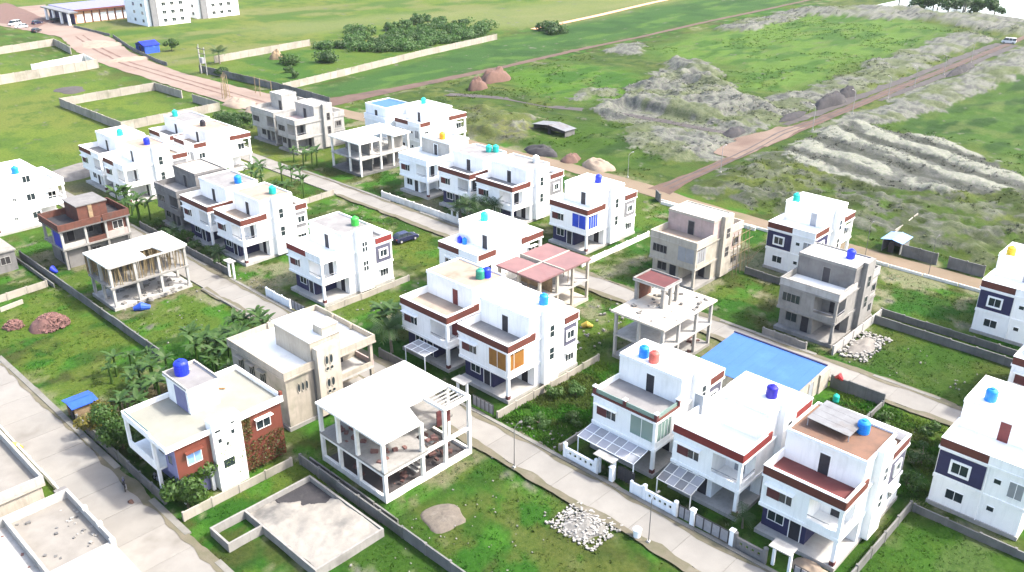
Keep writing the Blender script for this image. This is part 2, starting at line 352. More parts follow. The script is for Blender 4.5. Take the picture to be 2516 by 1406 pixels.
    h = np.where(X > 415, np.minimum(h, 4.5), h)
    # the ground sinks under the river
    rv = sm(X-418-4*(n3-.5)-.05*(Y-110), -6, 10)*((Y < 172)); h = h*(1-rv)-1.2*rv
    # bare soil near the houses and under trees, worn verges
    for (x0,x1,y0,y1) in ((41,53,53.5,67),(40.5,54,111,123),(77,91,48,59),(58,62,112,117),(28,41,84,92),(40,53,130,143),(57.5,61,93,124),(96,101,92,120),(97,104,34,40)):
        e = np.minimum(np.minimum(X-x0, x1-X), np.minimum(Y-y0, y1-Y)); C = mixto(C, (.17,.145,.105), sm(e+1.4*(n2-.5), -.5, .9)*sm(n4+n2, .75, 1.1)*.9)
    f = softpoly(X, Y, [(28,92),(38,94),(40,84),(30,84)], 2, 2, 4); C = mixto(C, (.085,.062,.038), f*.8)
    f = softpoly(X, Y, [(40,52),(50,52),(53,44),(52,30),(40,30)], 2, 3, 6); C = mixto(C, (.10,.105,.034), f*sm(n2,.42,.58)*.8); C = mixto(C, (.15,.125,.075), f*sm(n1,.52,.64)*.8)
    f = softpoly(X, Y, [(59,20),(74,19),(75,5),(59,5)], 1.5, 1.5, 4); C = mixto(C, (.040,.088,.014), f*.8)
    f = softpoly(X, Y, [(96,36),(109,36),(109,16),(96,16)], 1.5, 2, 4); C = mixto(C, (.045,.078,.014), f*.7); C = mixto(C, (.075,.088,.024), f*sm(n1,.48,.6)*.8)
    f = softpoly(X, Y, [(79,92),(90,92),(90,108),(79,108)], 1.5, 2, 4); C = mixto(C, (.115,.130,.026), f*sm(n2,.38,.55)*.8)
    f = softpoly(X, Y, [(26.5,128),(38.5,128),(38.5,96),(26.5,96)], 2, 3, 6); C = mixto(C, (.115,.135,.028), f*sm(n2,.4,.55)*.75)
    f = softpoly(X, Y, [(40,178),(70,178),(74,162),(52,166)], 3, 4, 8); C = mixto(C, (.16,.13,.10), f*.8)
    t = np.clip((C[...,1]-C[...,2])/C[...,1]/.6, 0, 1)[...,None]; es = (sm(-X,-134,-126)*sm(-Y,-165,-145))[...,None]
    gf = es*np.array([.54,.64,.44])+(1-es)*np.array([.55,.61,.40]); C = C*(.74*(1-t)+gf*t)
    C = np.maximum(C, .006); return h, C
gx = axis(0, 214, .62, 1.02, 470); gx = np.concatenate([gx, [520,620,900,1800,4500]])
gy = axis(0, 214, .62, 1.02, 470); gy = np.concatenate([gy, [520,620,900,1800,4500]])
GX, GY = np.meshgrid(gx, gy, indexing='ij')
GH, GC = ground_fields(GX, GY)
def grid_mesh(name, X, Y, H, mat, colour=None):
    nx, ny = X.shape; me = bpy.data.meshes.new(name)
    v = np.stack([X, Y, H], -1).reshape(-1, 3)
    idx = np.arange(nx*ny).reshape(nx, ny)
    q = np.stack([idx[:-1,:-1], idx[1:,:-1], idx[1:,1:], idx[:-1,1:]], -1).reshape(-1, 4)
    me.vertices.add(len(v)); me.vertices.foreach_set('co', v.astype(np.float32).ravel())
    me.loops.add(q.size); me.loops.foreach_set('vertex_index', q.astype(np.int32).ravel())
    me.polygons.add(len(q)); me.polygons.foreach_set('loop_start', (np.arange(len(q))*4).astype(np.int32))
    me.polygons.foreach_set('loop_total', np.full(len(q), 4, np.int32)); me.polygons.foreach_set('use_smooth', np.ones(len(q), bool))
    me.update(calc_edges=True)
    if colour is not None:
        a = me.color_attributes.new('soilcolour', 'FLOAT_COLOR', 'POINT')
        a.data.foreach_set('color', np.concatenate([colour.reshape(-1,3), np.ones((nx*ny,1))], 1).astype(np.float32).ravel())
    me.materials.append(mat); o = bpy.data.objects.new(name, me); COL.objects.link(o); return o
m, n, l, b = newmat('ground')
at = n.new('ShaderNodeAttribute'); at.attribute_name = 'soilcolour'
col = mixc(n, l, noisef(n, l, 2.2, .38, .66), at.outputs['Color'], mixc(n, l, 1.0, at.outputs['Color'], (.62,.74,.6), 'MULTIPLY'))
col = mixc(n, l, noisef(n, l, 7.5, .48, .72), col, mixc(n, l, 1.0, col, (1.28,1.2,1.2), 'MULTIPLY'))
l.new(col, b.inputs['Base Color']); b.inputs['Roughness'].default_value = .97; b.inputs['Specular IOR Level'].default_value = .1
bn = n.new('ShaderNodeBump'); bn.inputs['Strength'].default_value = .7; bn.inputs['Distance'].default_value = .12
l.new(noisef(n, l, 3.5, 0, 1, None, 6), bn.inputs['Height']); l.new(bn.outputs[0], b.inputs['Normal'])
g = grid_mesh('ground', GX, GY, GH, m, GC); g['kind'] = 'structure'
def gh(x, y):
    a = ground_fields(np.array([[float(x)]]), np.array([[float(y)]])); return float(a[0][0,0])
# river at the far right
mb = MB(); pts = [(424,172),(421,158),(414,146),(411,136),(414,130),(421,124),(417,116),(416,106),(410,90),(404,60),(404,-60),(1600,-60),(1600,172)]
mb.quad(*[(x,y,-.25) for x,y in pts]); o = mb.build('river', 'water'); o['kind'] = 'structure'
# ------------------------------------------------------------------ roads
def edge_strip(name, mat, left, right, z=.02, step=1.2, wob=.35, kind='structure'):
    """road sheet between two polylines, with uneven edges"""
    def samp(pl_, N):
        d = [0]
        for a, b_ in zip(pl_, pl_[1:]): d.append(d[-1]+math.hypot(b_[0]-a[0], b_[1]-a[1]))
        t = np.linspace(0, d[-1], N); return np.stack([np.interp(t, d, [p[0] for p in pl_]), np.interp(t, d, [p[1] for p in pl_])], 1)
    L = sum(math.hypot(b_[0]-a[0], b_[1]-a[1]) for a, b_ in zip(left, left[1:])); N = max(3, int(L/step))
    A = samp(left, N); B = samp(right, N); T = np.linspace(0, 1, 5)
    X = A[:,None,0]*(1-T)+B[:,None,0]*T; Y = A[:,None,1]*(1-T)+B[:,None,1]*T
    for k, sgn in ((0,1),(4,-1)):
        w = (fbm(X[:,k]/3+k*5, Y[:,k]/3, 3)-.5)*2*wob; X[:,k] += w; Y[:,k] += w*.6
    H = np.full(X.shape, z)+.02*(fbm(X/3,Y/3,3)-.5)
    if np.cross(np.array([X[1,0]-X[0,0],Y[1,0]-Y[0,0]]), np.array([X[0,1]-X[0,0],Y[0,1]-Y[0,0]])) < 0: X, Y, H = X[:,::-1], Y[:,::-1], H[:,::-1]
    o = grid_mesh(name, X, Y, H, MATS[mat]); o['kind'] = kind; return o
def street(name, x0, x1, y0, y1, slab=4.6):
    o = MB().box(x0, x1, y0, y1, -.3, .03).build(name, 'kerb'); o['kind'] = 'structure'
    y = y0; proto = None
    while y < y1-.5:
        L = min(slab, y1-y)
        if proto is None: proto = MB().box(.02, x1-x0-.02, .03, slab-.03, .0, .05).build('concrete_slab', 'road', o).data
        s = o.children[0] if y == y0 else dupmesh(proto, 'concrete_slab', o, (0,0,0), (0,0,0), (1, L/slab, 1))
        s.location = (x0+random.uniform(-.05,.05), y, .002*random.randint(0,6)); y += L
    return o
street('concrete_street', 20.2, 25.3, 40, 135)
street('middle_concrete_street', 53.3, 57.4, 18, 172)
street('upper_concrete_street', 91.4, 95.4, 10, 176)
for nm, x0, x1, y0, y1 in (('kerb_strip', 25.34, 25.95, 40, 112), ('kerb_strip', 57.44, 57.9, 18, 150), ('kerb_strip', 52.9, 53.26, 66, 112), ('kerb_strip', 95.44, 96.0, 10, 150)):
    y = y0; o = None
    while y < y1:
        L = random.uniform(5, 9)
        if random.random() < .88:
            mb = MB().box(x0+random.uniform(-.04,.04), x1, y, min(y+L-.05, y1), -.2, .13+random.uniform(-.03,.03))
            if o is None: o = mb.build(nm, 'kerb'); o['kind'] = 'structure'
            else: mb.build('kerb_stone', 'kerb', o)
        y += L
edge_strip('dirt_street', 'tan_dirt', [(130,-5),(129.7,45),(130.0,80),(131.6,95),(132.6,115),(129.5,150),(127.5,190),(118,203)], [(134.2,-5),(133.8,45),(134.6,80),(136.6,92),(136.6,115),(134,150),(133,185),(131,205)], .015)
edge_strip('pale_dirt_road', 'pale_dirt', [(115.5,195),(115.8,252),(116.3,293),(120.5,321),(128,352),(126,372),(122,400),(118,450)], [(130,195),(128.5,225),(127,252),(128,277),(133,308),(140,335),(143,372),(146,405),(160,450)], .025, 2.5, .9)
edge_strip('red_dirt_road', 'red_dirt', [(134.5,92.3),(145,91.6),(170,92.2),(187,95.2),(208,93.9),(275,94.5),(361,94.9),(420,95.6)], [(134.5,87.2),(145,88.8),(173,90.0),(189,90.2),(211,90.9),(259,91.7),(355,92.4),(420,93.3)], .035, 1.3, .75)
edge_strip('junction_apron', 'apron', [(163,95.6),(172,98.5),(186,97.6),(196,95.6)], [(163,90),(174,90.2),(186,90.6),(196,91)], .05, .6, 1.7)
edge_strip('red_track', 'red_dirt', [(131,199),(157,196),(199,195.5),(239,198),(275,198),(330,201),(372,201.5),(440,204)], [(133,190),(157,191.6),(199,192.5),(239,195.4),(275,195.8),(330,198.6),(372,199.2),(440,202)], .02, 2, .8)
edge_strip('orange_track', 'salmon', [(262,239.4),(308,244.4),(357,251.8),(420,259)], [(262,236.2),(308,241.2),(357,249),(420,256)], .03, 3, .4)
edge_strip('dark_drain', 'soil_dark', [(157,186),(168.5,164),(170,148),(175,134),(177.5,120),(178,99)], [(160,187),(171.5,165),(173,149),(178,135),(180.2,121),(181,99)], .02, 2, .35)
edge_strip('orange_apron', 'soil_red', [(118,440),(124,410),(130,380)], [(150,470),(146,430),(141,395)], .04, 4, 1)

for k, (xa, ya, yb) in enumerate(((53.2,20,112),(57.5,20,150),(91.3,10,132),(95.5,12,150),(25.4,42,110),(20.2,44,63),(20.3,97,130))):
    w = .45; edge_strip('worn_verge', 'verge', [(xa-w,ya),(xa-w,yb)], [(xa+w,ya),(xa+w,yb)], .085, .7, .55)
edge_strip('spoil_verge', 'soil_dark', [(196,98.6),(215,98.4),(275,99),(352,97.6)], [(196,95.6),(212,94.6),(275,94.9),(352,95.0)], .045, 1.5, 1.1)
edge_strip('spoil_verge', 'soil_dark', [(236,91.2),(275,91.3),(352,92.2)], [(236,89.6),(275,88.8),(352,89.8)], .045, 1.5, .9)

for dx in (-.75,.75): edge_strip('wheel_rut', 'soil_dark', [(137,89.6+dx),(160,90.4+dx),(173,91.3+dx),(188,93+dx),(209,92.4+dx),(275,93.1+dx),(358,93.7+dx)], [(137,89.9+dx),(160,90.75+dx),(173,91.65+dx),(188,93.35+dx),(209,92.75+dx),(275,93.5+dx),(358,94.1+dx)], .075, 1.2, .25)
for dx in (-1.5,1.2): edge_strip('wheel_rut', 'soil_red', [(121.5+dx,200),(121.5+dx,252),(122+dx,285),(127+dx,318),(134+dx,350)], [(122.1+dx,200),(122.1+dx,252),(122.6+dx,285),(127.6+dx,318),(134.6+dx,350)], .06, 2.0, .5)
# ------------------------------------------------------------------ building parts
def window(parent, org, face, p, a0, a1, z0, z1, frame='white', pane='glass', shade=None, t=.055, mull=1, proud=.06, bars=0):
    """framed window on a wall; face is the direction the wall looks, p the wall plane, a0..a1 its span"""
    sg = -1 if face[0] == '-' else 1; o0, o1 = p-sg*.02, p+sg*proud
    def bx(mb, a, b_, c, d, q0, q1):
        return mb.box(q0, q1, a, b_, c, d) if face[1] == 'X' else mb.box(a, b_, q0, q1, c, d)
    mb = MB()
    bx(mb, a0, a1, z0, z0+t, o0, o1); bx(mb, a0, a1, z1-t, z1, o0, o1); bx(mb, a0, a0+t, z0+t, z1-t, o0, o1); bx(mb, a1-t, a1, z0+t, z1-t, o0, o1)
    for k in range(mull):
        c = a0+(a1-a0)*(k+1)/(mull+1); bx(mb, c-.025, c+.025, z0+t, z1-t, o0, p+sg*.05)
    w = mb.build('window', frame, parent, org)
    mb = MB(); bx(mb, a0+t*.6, a1-t*.6, z0+t*.6, z1-t*.6, p-sg*.015, p+sg*.022); mb.build('pane', pane, w)
    w.children[0].data.transform(Matrix.Translation(-Vector(org)))
    if bars:
        mb = MB()
        for k in range(bars):
            c = z0+(z1-z0)*(k+1)/(bars+1); bx(mb, a0, a1, c-.015, c+.015, p+sg*.03, p+sg*.06)
        mb.build('grille', frame, w, org)
    if shade:
        mb = MB(); bx(mb, a0-.15, a1+.15, z1+.08, z1+.17, o0, p+sg*.5); mb.build('sunshade', shade, w, org)
    return w
def door(parent, org, face, p, a0, a1, z0, z1, mat='door_dark', frame='white'):
    sg = -1 if face[0] == '-' else 1
    bx = (lambda mb, a, b_, c, d, q0, q1: mb.box(q0, q1, a, b_, c, d)) if face[1] == 'X' else (lambda mb, a, b_, c, d, q0, q1: mb.box(a, b_, q0, q1, c, d))
    mb = MB(); bx(mb, a0, a1, z0, z1, p-sg*.02, p+sg*.035); d_ = mb.build('door', mat, parent, org)
    mb = MB(); bx(mb, a0-.08, a0-.002, z0, z1+.08, p-sg*.02, p+sg*.07); bx(mb, a1+.002, a1+.08, z0, z1+.08, p-sg*.02, p+sg*.07); bx(mb, a0, a1, z1+.002, z1+.08, p-sg*.02, p+sg*.07)
    mb.build('door_frame', frame, d_, org); return d_
def water_tank(x, y, z, c, label, r=.55, h=1.25):
    t = thing('water_tank', (x,y,z), label, 'water tank', 'rooftop water tanks')
    MB().tube([(0,0,0),(0,0,.06),(0,0,h*.8),(0,0,h*.86)], [r*.97,r,r,r*.93], 18).build('body', 'tank_'+c, t)
    MB().tube([(0,0,h*.86),(0,0,h*.95),(0,0,h)], [r*.93,r*.72,r*.36], 18).build('shoulder', 'tank_'+c, t)
    MB().tube([(0,0,h),(0,0,h+.09)], [r*.38,r*.34], 14).build('lid', 'tank_'+c, t)
    for k in (.25,.45,.65): MB().tube([(0,0,h*k-.03),(0,0,h*k+.03)], r*1.025, 18).build('rib', 'tank_'+c, t)
    MB().tube([(r*.99,0,.15),(r+.25,0,.15),(r+.25,0,-.0)], .035, 6).build('pipe', 'white_dirty', t)
    return t
FOOT = []
def house(label, xf, y0, W, D, s=1, wall='white', gfw=None, fascia='fascia', floor='floor_grey', panel='slate', fw=None, md=(3.5,9.2), mz=9.15,
          tanks=(), bal=3.0, porch=3.2, mroof='floor_white', doorc='door_dark', railing=False, win='white', glass='glass', shade=True, bare=False,
          tower=True, sidefas=True, balglass=None, tiles=None, doorw=None, towerwin=1, upper=True, mw=None, group='white two storey villas', cat='house', name='house', skyrail=False, backpanel=True, sidewin=True, frontwin=True, backfas=True, mwall=None):
    gfw = gfw or wall; x1 = xf+s*D; org = (xf, y0, 0); fas = fascia
    FOOT.append((min(xf,x1)-.3, max(xf,x1)+.3, y0-.6, y0+W+.2))
    T = thing(name, org, label, cat, group)
    def B(mb, d0, d1, w0, w1, z0, z1): return mb.box(xf+s*d0, xf+s*d1, y0+w0, y0+w1, z0, z1)
    def bd(mb, nm, mat, par=T): return mb.build(nm, mat, par, org)
    fF = '-X' if s > 0 else '+X'; fB = '+X' if s > 0 else '-X'
    fr = wall if not bare else 'concrete'
    shd = (wall if shade else None)
    X = lambda d: xf+s*d
    # ground storey
    mb = MB(); B(mb, -.1, D+.1, -.1, W+.1, -.25, .32); bd(mb, 'plinth', 'concrete_light' if not bare else 'concrete')
    mb = MB(); B(mb, .9, D-.03, porch, W-.02, .3, 3.0); bd(mb, 'ground_floor_wall', gfw)
    mb = MB(); B(mb, 4.4, D-.04, .03, porch-.002, .3, 3.0); bd(mb, 'ground_floor_wall', wall)
    mb = MB(); B(mb, .08, .42, .08, .42, .32, 3.0); c_ = bd(mb, 'column', wall)
    if not bare: mb = MB(); B(mb, .04, .46, .04, .46, .32, .75); bd(mb, 'column_base', 'maroon', c_)
    mb = MB(); B(mb, -.08, D+.06, -.08, W+.05, 3.0, 3.32); bd(mb, 'floor_slab', wall)
    door(T, org, fF, X(.9), y0+porch+.5, y0+porch+1.5, .34, 2.5, 'door_dark', fr)
    if frontwin: window(T, org, fF, X(.9), y0+porch+2.1, y0+min(porch+3.7, W-.3), 1.2, 2.5, fr, glass)
    door(T, org, fF, X(4.4), y0+1.0, y0+2.0, .34, 2.4, doorc, fr)
    # upper storey
    mb = MB(); B(mb, .02, D-.01, bal, W-.01, 3.32, 6.2); bd(mb, 'first_floor_wall', wall)
    mb = MB(); B(mb, 2.6, D-.02, .02, bal-.002, 3.32, 6.2); bd(mb, 'first_floor_wall', wall)
    mb = MB(); B(mb, .0, .34, .0, .34, 3.32, 6.2); bd(mb, 'column', wall)
    mb = MB(); B(mb, -.05, .1, .345, bal-.003, 3.322, 3.95); B(mb, .345, 2.598, -.05, .1, 3.322, 3.95); bp = bd(mb, 'balcony_parapet', wall)
    if balglass:
        mb = MB(); B(mb, .0, .04, .345, bal-.01, 3.96, 6.18); bd(mb, 'balcony_screen', balglass)
        mb = MB(); B(mb, .345, 2.59, .0, .04, 3.96, 5.9); bd(mb, 'balcony_screen', balglass)
        for k in range(1, 4 if balglass != 'orange' else 2): mb = MB(); B(mb, .345+k*.56, .385+k*.56, -.04, .08, 3.96, 6.19); bd(mb, 'screen_mullion', wall)
        mb = MB(); B(mb, -.04, .08, bal*.55, bal*.55+.04, 3.96, 6.19); bd(mb, 'screen_mullion', wall)
    else:
        mb = MB(); B(mb, -.02, .04, .345, bal-.003, 4.3, 4.36); B(mb, .345, 2.598, -.02, .04, 4.3, 4.36); bd(mb, 'handrail', 'metal_grey', bp)
    door(T, org, fF, X(2.6), y0+.9, y0+2.0, 3.36, 5.6, doorc, fr)
    if frontwin:
        wf = window(T, org, fF, X(.02), y0+W-2.95, y0+W-.5, 4.25, 5.5, fr, glass, shd, mull=3)
        if s > 0 and not bare: mb = MB(); B(mb, -.075, -.02, W-1.75, W-.55, 4.3, 5.45); bd(mb, 'shutter', 'maroon', wf)
    # roof slab, parapets and coloured fascia bands
    mb = MB(); B(mb, -.16, D+.14, -.16, W+.1, 6.2, 6.42); bd(mb, 'roof_slab', wall)
    m0, m1 = md; f0, f1 = fw if fw else (0, W)
    pt = 7.30
    def par(nm, mat, d0, d1, w0, w1, z1=pt): mb = MB(); B(mb, d0, d1, w0, w1, 6.422, z1); return bd(mb, nm, mat)
    fin = 'maroon'
    if railing:
        for (d, w) in ((.1,.1),(.1,W*.5),(.1,W-.1),(m0-.3,.1)):
            mb = MB(); B(mb, d-.17, d+.17, w-.17, w+.17, 6.42, 7.25); p_ = bd(mb, 'parapet_post', 'maroon')
            mb = MB(); B(mb, d-.22, d+.22, w-.22, w+.22, 7.25, 7.36); k = len(mb.v); mb.v += [(X(d-.2),y0+w-.2,7.36),(X(d+.2),y0+w-.2,7.36),(X(d+.2),y0+w+.2,7.36),(X(d-.2),y0+w+.2,7.36),(X(d),y0+w,7.6)]
            mb.f += [(k,k+1,k+4),(k+1,k+2,k+4),(k+2,k+3,k+4),(k+3,k,k+4)]; bd(mb, 'post_cap', wall, p_)
        par('fascia', fas, -.1, .06, .28, W-.28, 6.62); par('fascia', fas, .28, m0-.5, -.1, .06, 6.62)
        mb = MB(); B(mb, .06, .12, .28, W-.28, 6.62, 7.1); B(mb, .28, m0-.5, .06, .12, 6.62, 7.1); bd(mb, 'glass_railing', 'glass_green')
        mb = MB(); B(mb, .28, m0, W-.12, W-.02, 6.422, 7.1); bd(mb, 'parapet', wall)
    else:
        par('front_fascia', fas, -.12, .03, f0 if f0 > .1 else -.10, min(f1, W)+.02)
        if f0 > .1: par('front_parapet', wall, -.10, .03, -.08, f0-.004)
        if sidefas and f0 < .1: par('side_fascia', fas, .034, m0+.9, -.12, .03)
        else: par('side_parapet', wall, .034, m0+.3, -.08, .03)
        par('side_parapet', wall, .034, m0-.003, W-.1, W+.03)
        mb = MB(); B(mb, .034, .12, .034, W-.104, 6.422, pt-.002); B(mb, .124, m0-.003, .034, .12, 6.422, pt-.002); bd(mb, 'parapet_lining', wall)
        mb = MB(); B(mb, -.15, .15, -.13, W+.05, pt, pt+.07); B(mb, .154, m0-.003, -.13, .15, pt, pt+.07); B(mb, .154, m0-.003, W-.13, W+.05, pt, pt+.07); bd(mb, 'parapet_coping', wall)
    mb = MB(); B(mb, .125, m0-.004, .125, W-.105, 6.422, 6.45); bd(mb, 'terrace_floor', floor)
    # rear parapet
    if backfas: par('rear_fascia', fas, D-.03, D+.1, (W*.47 if backpanel else 0), W+.02); par('side_fascia', fas, m1+.4, D-.034, -.12, .03)
    else: par('rear_parapet', wall, D-.03, D+.1, W*.47, W+.02); par('side_parapet', wall, m1+.4, D-.034, -.12, .03)
    if backpanel: par('rear_parapet', wall, D-.03, D+.08, -.1, W*.47-.004)
    par('side_parapet', wall, m1+.003, D-.034, W-.1, W+.03)
    mb = MB(); B(mb, D-.1, D-.034, .034, W-.104, 6.422, pt-.002); B(mb, m1+.003, D-.104, .034, .12, 6.422, pt-.002); bd(mb, 'parapet_lining', wall)
    mb = MB(); B(mb, D-.15, D+.13, -.13, W+.05, pt, pt+.07); B(mb, m1+.003, D-.154, -.13, .15, pt, pt+.07); B(mb, m1+.003, D-.154, W-.13, W+.05, pt, pt+.07); bd(mb, 'parapet_coping', wall)
    mb = MB(); B(mb, m1+.004, D-.105, .125, W-.105, 6.422, 6.45); bd(mb, 'terrace_floor', mroof if mroof != 'floor_white' else 'floor_tan')
    # roof room
    w0, w1 = mw if mw else (.05, W-.05)
    mb = MB(); B(mb, m0, m1, w0, w1, 6.421, mz); rr = bd(mb, 'roof_room', mwall or wall)
    if mw: par('side_parapet', wall, m0, m1, W-.1, W+.03); mb = MB(); B(mb, m0, m1, w1+.01, W-.105, 6.422, 6.45); bd(mb, 'terrace_floor', floor)
    mb = MB(); B(mb, m0-.1, m1+.08, w0-.09, w1+.06, mz, mz+.14); bd(mb, 'roof_room_slab', wall, rr)
    mb = MB(); z0, z1 = mz+.142, mz+.36
    B(mb, m0-.06, m0+.08, w0-.05, w1+.03, z0, z1); B(mb, m1-.1, m1+.04, w0-.05, w1+.03, z0, z1); B(mb, m0+.082, m1-.102, w0-.05, w0+.09, z0, z1); B(mb, m0+.082, m1-.102, w1-.09, w1+.03, z0, z1); bd(mb, 'roof_room_parapet', wall, rr)
    mb = MB(); B(mb, m0+.084, m1-.104, w0+.094, w1-.094, mz+.142, mz+.16); bd(mb, 'roof_floor', mroof, rr)
    dw = doorw if doorw is not None else W*.42
    if s > 0: door(T, org, '-X', X(m0), y0+dw, y0+dw+.95, 6.46, 8.5, doorc, fr)
    else:
        door(T, org, '-X', X(m1), y0+dw, y0+dw+.95, 6.46, 8.5, doorc, fr)
    # stair tower on the near side
    if tower:
        t0, t1 = (m0+1.9, m0+4.3)
        mb = MB(); B(mb, t0, t1, -.62, .045, .3, mz+.55); tw = bd(mb, 'stair_tower', wall)
        for z in (4.0, 6.9):
            if towerwin == 2:
                for k in (0,1):
                    for q in (0,1):
                        a = X((t0+t1)/2)-.42+.46*k; window(tw, org, '-Y', y0-.62, a, a+.42, z-.7+.78*q, z+.02+.78*q, fr, glass, None, .03, 0, .05)
            else: a = X((t0+t1)/2); window(tw, org, '-Y', y0-.62, a-.42, a+.42, z-.8, z+.8, fr, glass, None, .05, 0, .06, 1)
    # near side: rear bay with coloured panel and framed window
    if sidewin:
        a, b_ = sorted((X(m1+.35), X(D-.35)))
        mb = MB(); mb.box(a, b_, y0-.06, y0+.01, 3.5, 6.0); pnl = bd(mb, 'wall_panel', panel)
        c = (a+b_)/2; window(pnl, org, '-Y', y0-.06, c-.85, c+.75, 4.1, 5.5, fr, glass, None, .2, 1, .14)
        window(T, org, '-Y', y0+.03, c-.75, c+.75, 1.2, 2.4, fr, glass, shd, mull=2)
    if s < 0:
        c = X(2.2); window(T, org, '-Y', y0+.02, c-.7, c+.7, 4.2, 5.5, fr, glass, shd)
    # rear face when it looks towards the camera
    if s < 0 and backpanel:
        mb = MB(); mb.box(X(D)-.06, X(D)+.015, y0+W*.47, y0+W-.08, 3.5, 6.0); pnl = bd(mb, 'wall_panel', panel)
        c = y0+W*.74; window(pnl, org, '-X', X(D)-.06, c-.95, c+.85, 4.0, 5.5, fr, glass, None, .2, 1, .14)
        window(T, org, '-X', X(D-.03), c-.9, c+.7, 1.2, 2.3, fr, glass, None)
        for z in (1.7, 4.7):
            c = y0+W*.33; window(T, org, '-X', X(D-.02), c-.35, c+.35, z, z+.6, fr, glass, None, .06, 0)
        c = y0+W*.1; window(T, org, '-X', X(D-.02), c-.4, c+.9, 3.9, 5.6, fr, 'poly_dark', None, .06, 1)
        mb = MB(); mb.tube([(X(D)-.12, y0+W*.45, .3), (X(D)-.12, y0+W*.45, 6.3)], .05, 6); bd(mb, 'drain_pipe', wall)
    for (c, d, w, what) in tanks:
        water_tank(X(d), y0+w, (mz+.161 if m0 < d < m1 else 6.455), c, what)
    return T
# ------------------------------------------------------------------ villas, street by street
V = house
V('white villa with maroon terrace floor and rust coloured upper roof beside the bottom street', 61.4, 20.5, 7.4, 13.3, gfw='navy', floor='floor_maroon', mroof='floor_rust', md=(3.4,9.3), tanks=[('azure',7.6,2.3,'azure water tank on the rust coloured roof at bottom right')])
V('white villa with blank white terrace between two villas with maroon bands', 61.4, 30.0, 7.3, 13.0, fascia='fascia_red', floor='slab_white', mroof='slab_white', md=(4.2,9.2), mw=(.05,4.7), balglass=None, gfw='white_blue', tanks=[('deep',7.4,1.6,'dark blue water tank on the white roof above the glazed porch')], doorc='door_grey', doorw=6.9)
V('white villa with glass terrace railing on maroon posts beside weedy plot', 61.4, 39.3, 7.7, 12.0, railing=True, floor='floor_grey', md=(4.1,8.3), mroof='white', balglass='glass_green', tanks=[('azure',5.4,5.6,'azure water tank beside a rose red tank on white roof'),('rose',5.2,4.2,'rose red water tank on white roof')], doorc='door_dark')
V('white villa with orange glazed corner balcony and grey terrace', 61.4, 59.0, 7.9, 12.0, gfw='navy', floor='floor_grey', panel='slate', balglass='orange', win='white', glass='glass', tanks=[('azure',7.5,1.5,'azure water tank on roof of villa with orange balcony')], mroof='white')
V('white villa with peach roof and red roof door behind the orange balcony villa', 61.5, 69.0, 8.3, 12.6, gfw='navy', floor='floor_tan', mroof='floor_tan', md=(4.3,9.8), doorc='door_red', doorw=2.6, tanks=[('blue',8.2,1.6,'blue water tank next to emerald tank on peach roof'),('emerald',7.4,1.9,'emerald water tank on the peach coloured roof')], tower=False)
V('white villa with four pane stair windows and red rear band beside parked car', 61.9, 94.6, 8.0, 12.3, fascia='fascia_red', fw=(3.4,8.0), gfw='navy', floor='white', mroof='floor_grey', towerwin=2, tanks=[('green',7.6,2.0,'bright green water tank on villa roof')], md=(3.9,9.0))
V('white villa with orange tinted band and teal tank at the head of the middle street', 61.9, 114.8, 7.6, 11.6, gfw='navy', floor='floor_tan', mroof='floor_tan', panel='slate_light', tanks=[('teal',7.2,2.1,'teal water tank on roof of the villa behind the shored slab')], balglass=None)
V('white villa with dark terrace and azure tank between grey house and twin villa', 61.6, 124.0, 8.4, 11.6, gfw='navy', floor='floor_grey', mroof='floor_grey', tower=False, tanks=[('azure',6.6,1.5,'azure water tank beside the grey unfinished house')])
V('unfinished grey concrete house with cream roof room behind the twin villas', 61.8, 134.2, 7.6, 12.0, wall='concrete_grey', bare=True, fascia='concrete_grey', panel='concrete', mroof='slab_cream', floor='concrete', md=(3.6,8.8), group='unfinished grey houses', shade=False, tower=False)
V('white villa with framed grey side window beside banana plants', 62.3, 154.6, 8.2, 12.2, fw=(3.9,8.2), floor='floor_white', panel='slate_light', tanks=[('blue',6.3,3.0,'blue water tank on villa next to the dirt plot')], md=(3.6,8.9), mroof='floor_tan')
V('white villa with short brown band at the far left of its row', 62.4, 164.8, 8.6, 12.0, fw=(3.4,8.6), floor='floor_grey', tanks=[('teal',5.6,2.4,'teal water tank on farthest left villa of its row')], mroof='floor_white', tower=False)
# row facing the upper street, backs towards the camera
V('white villa with teal tank partly hidden by the pink slab frame', 90.0, 79.6, 7.8, 13.1, s=-1, floor='floor_white', mroof='white', md=(3.4,9.2), tanks=[('teal',6.6,5.2,'teal water tank on villa behind pink slab frame')], fascia='fascia', panel='white', doorw=2.0, tower=False)
V('white villa with black tank and tan roof below the walled grass plot', 90.0, 158.4, 7.6, 12.2, s=-1, floor='floor_white', mroof='floor_tan', tanks=[('black',7.2,4.8,'black water tank on villa below walled plot')], panel='white_blue', tower=False, mz=8.9)
V('white villa with teal tank and two red bands below the walled grass plot', 90.0, 167.2, 8.3, 12.6, s=-1, floor='floor_grey', mroof='floor_grey', tanks=[('teal',7.6,6.4,'teal water tank on villa below walled plot')], panel='white_blue', tower=False, doorw=3.0)
V('white villa with navy panel and azure tank at the right edge', 90.0, 10.4, 7.8, 13.6, s=-1, panel='navy', floor='floor_grey', mroof='white', md=(3.4,9.2), doorc='door_red', doorw=3.4, tanks=[('azure',7.6,6.0,'azure water tank on right edge villa with navy panel')], tower=False)
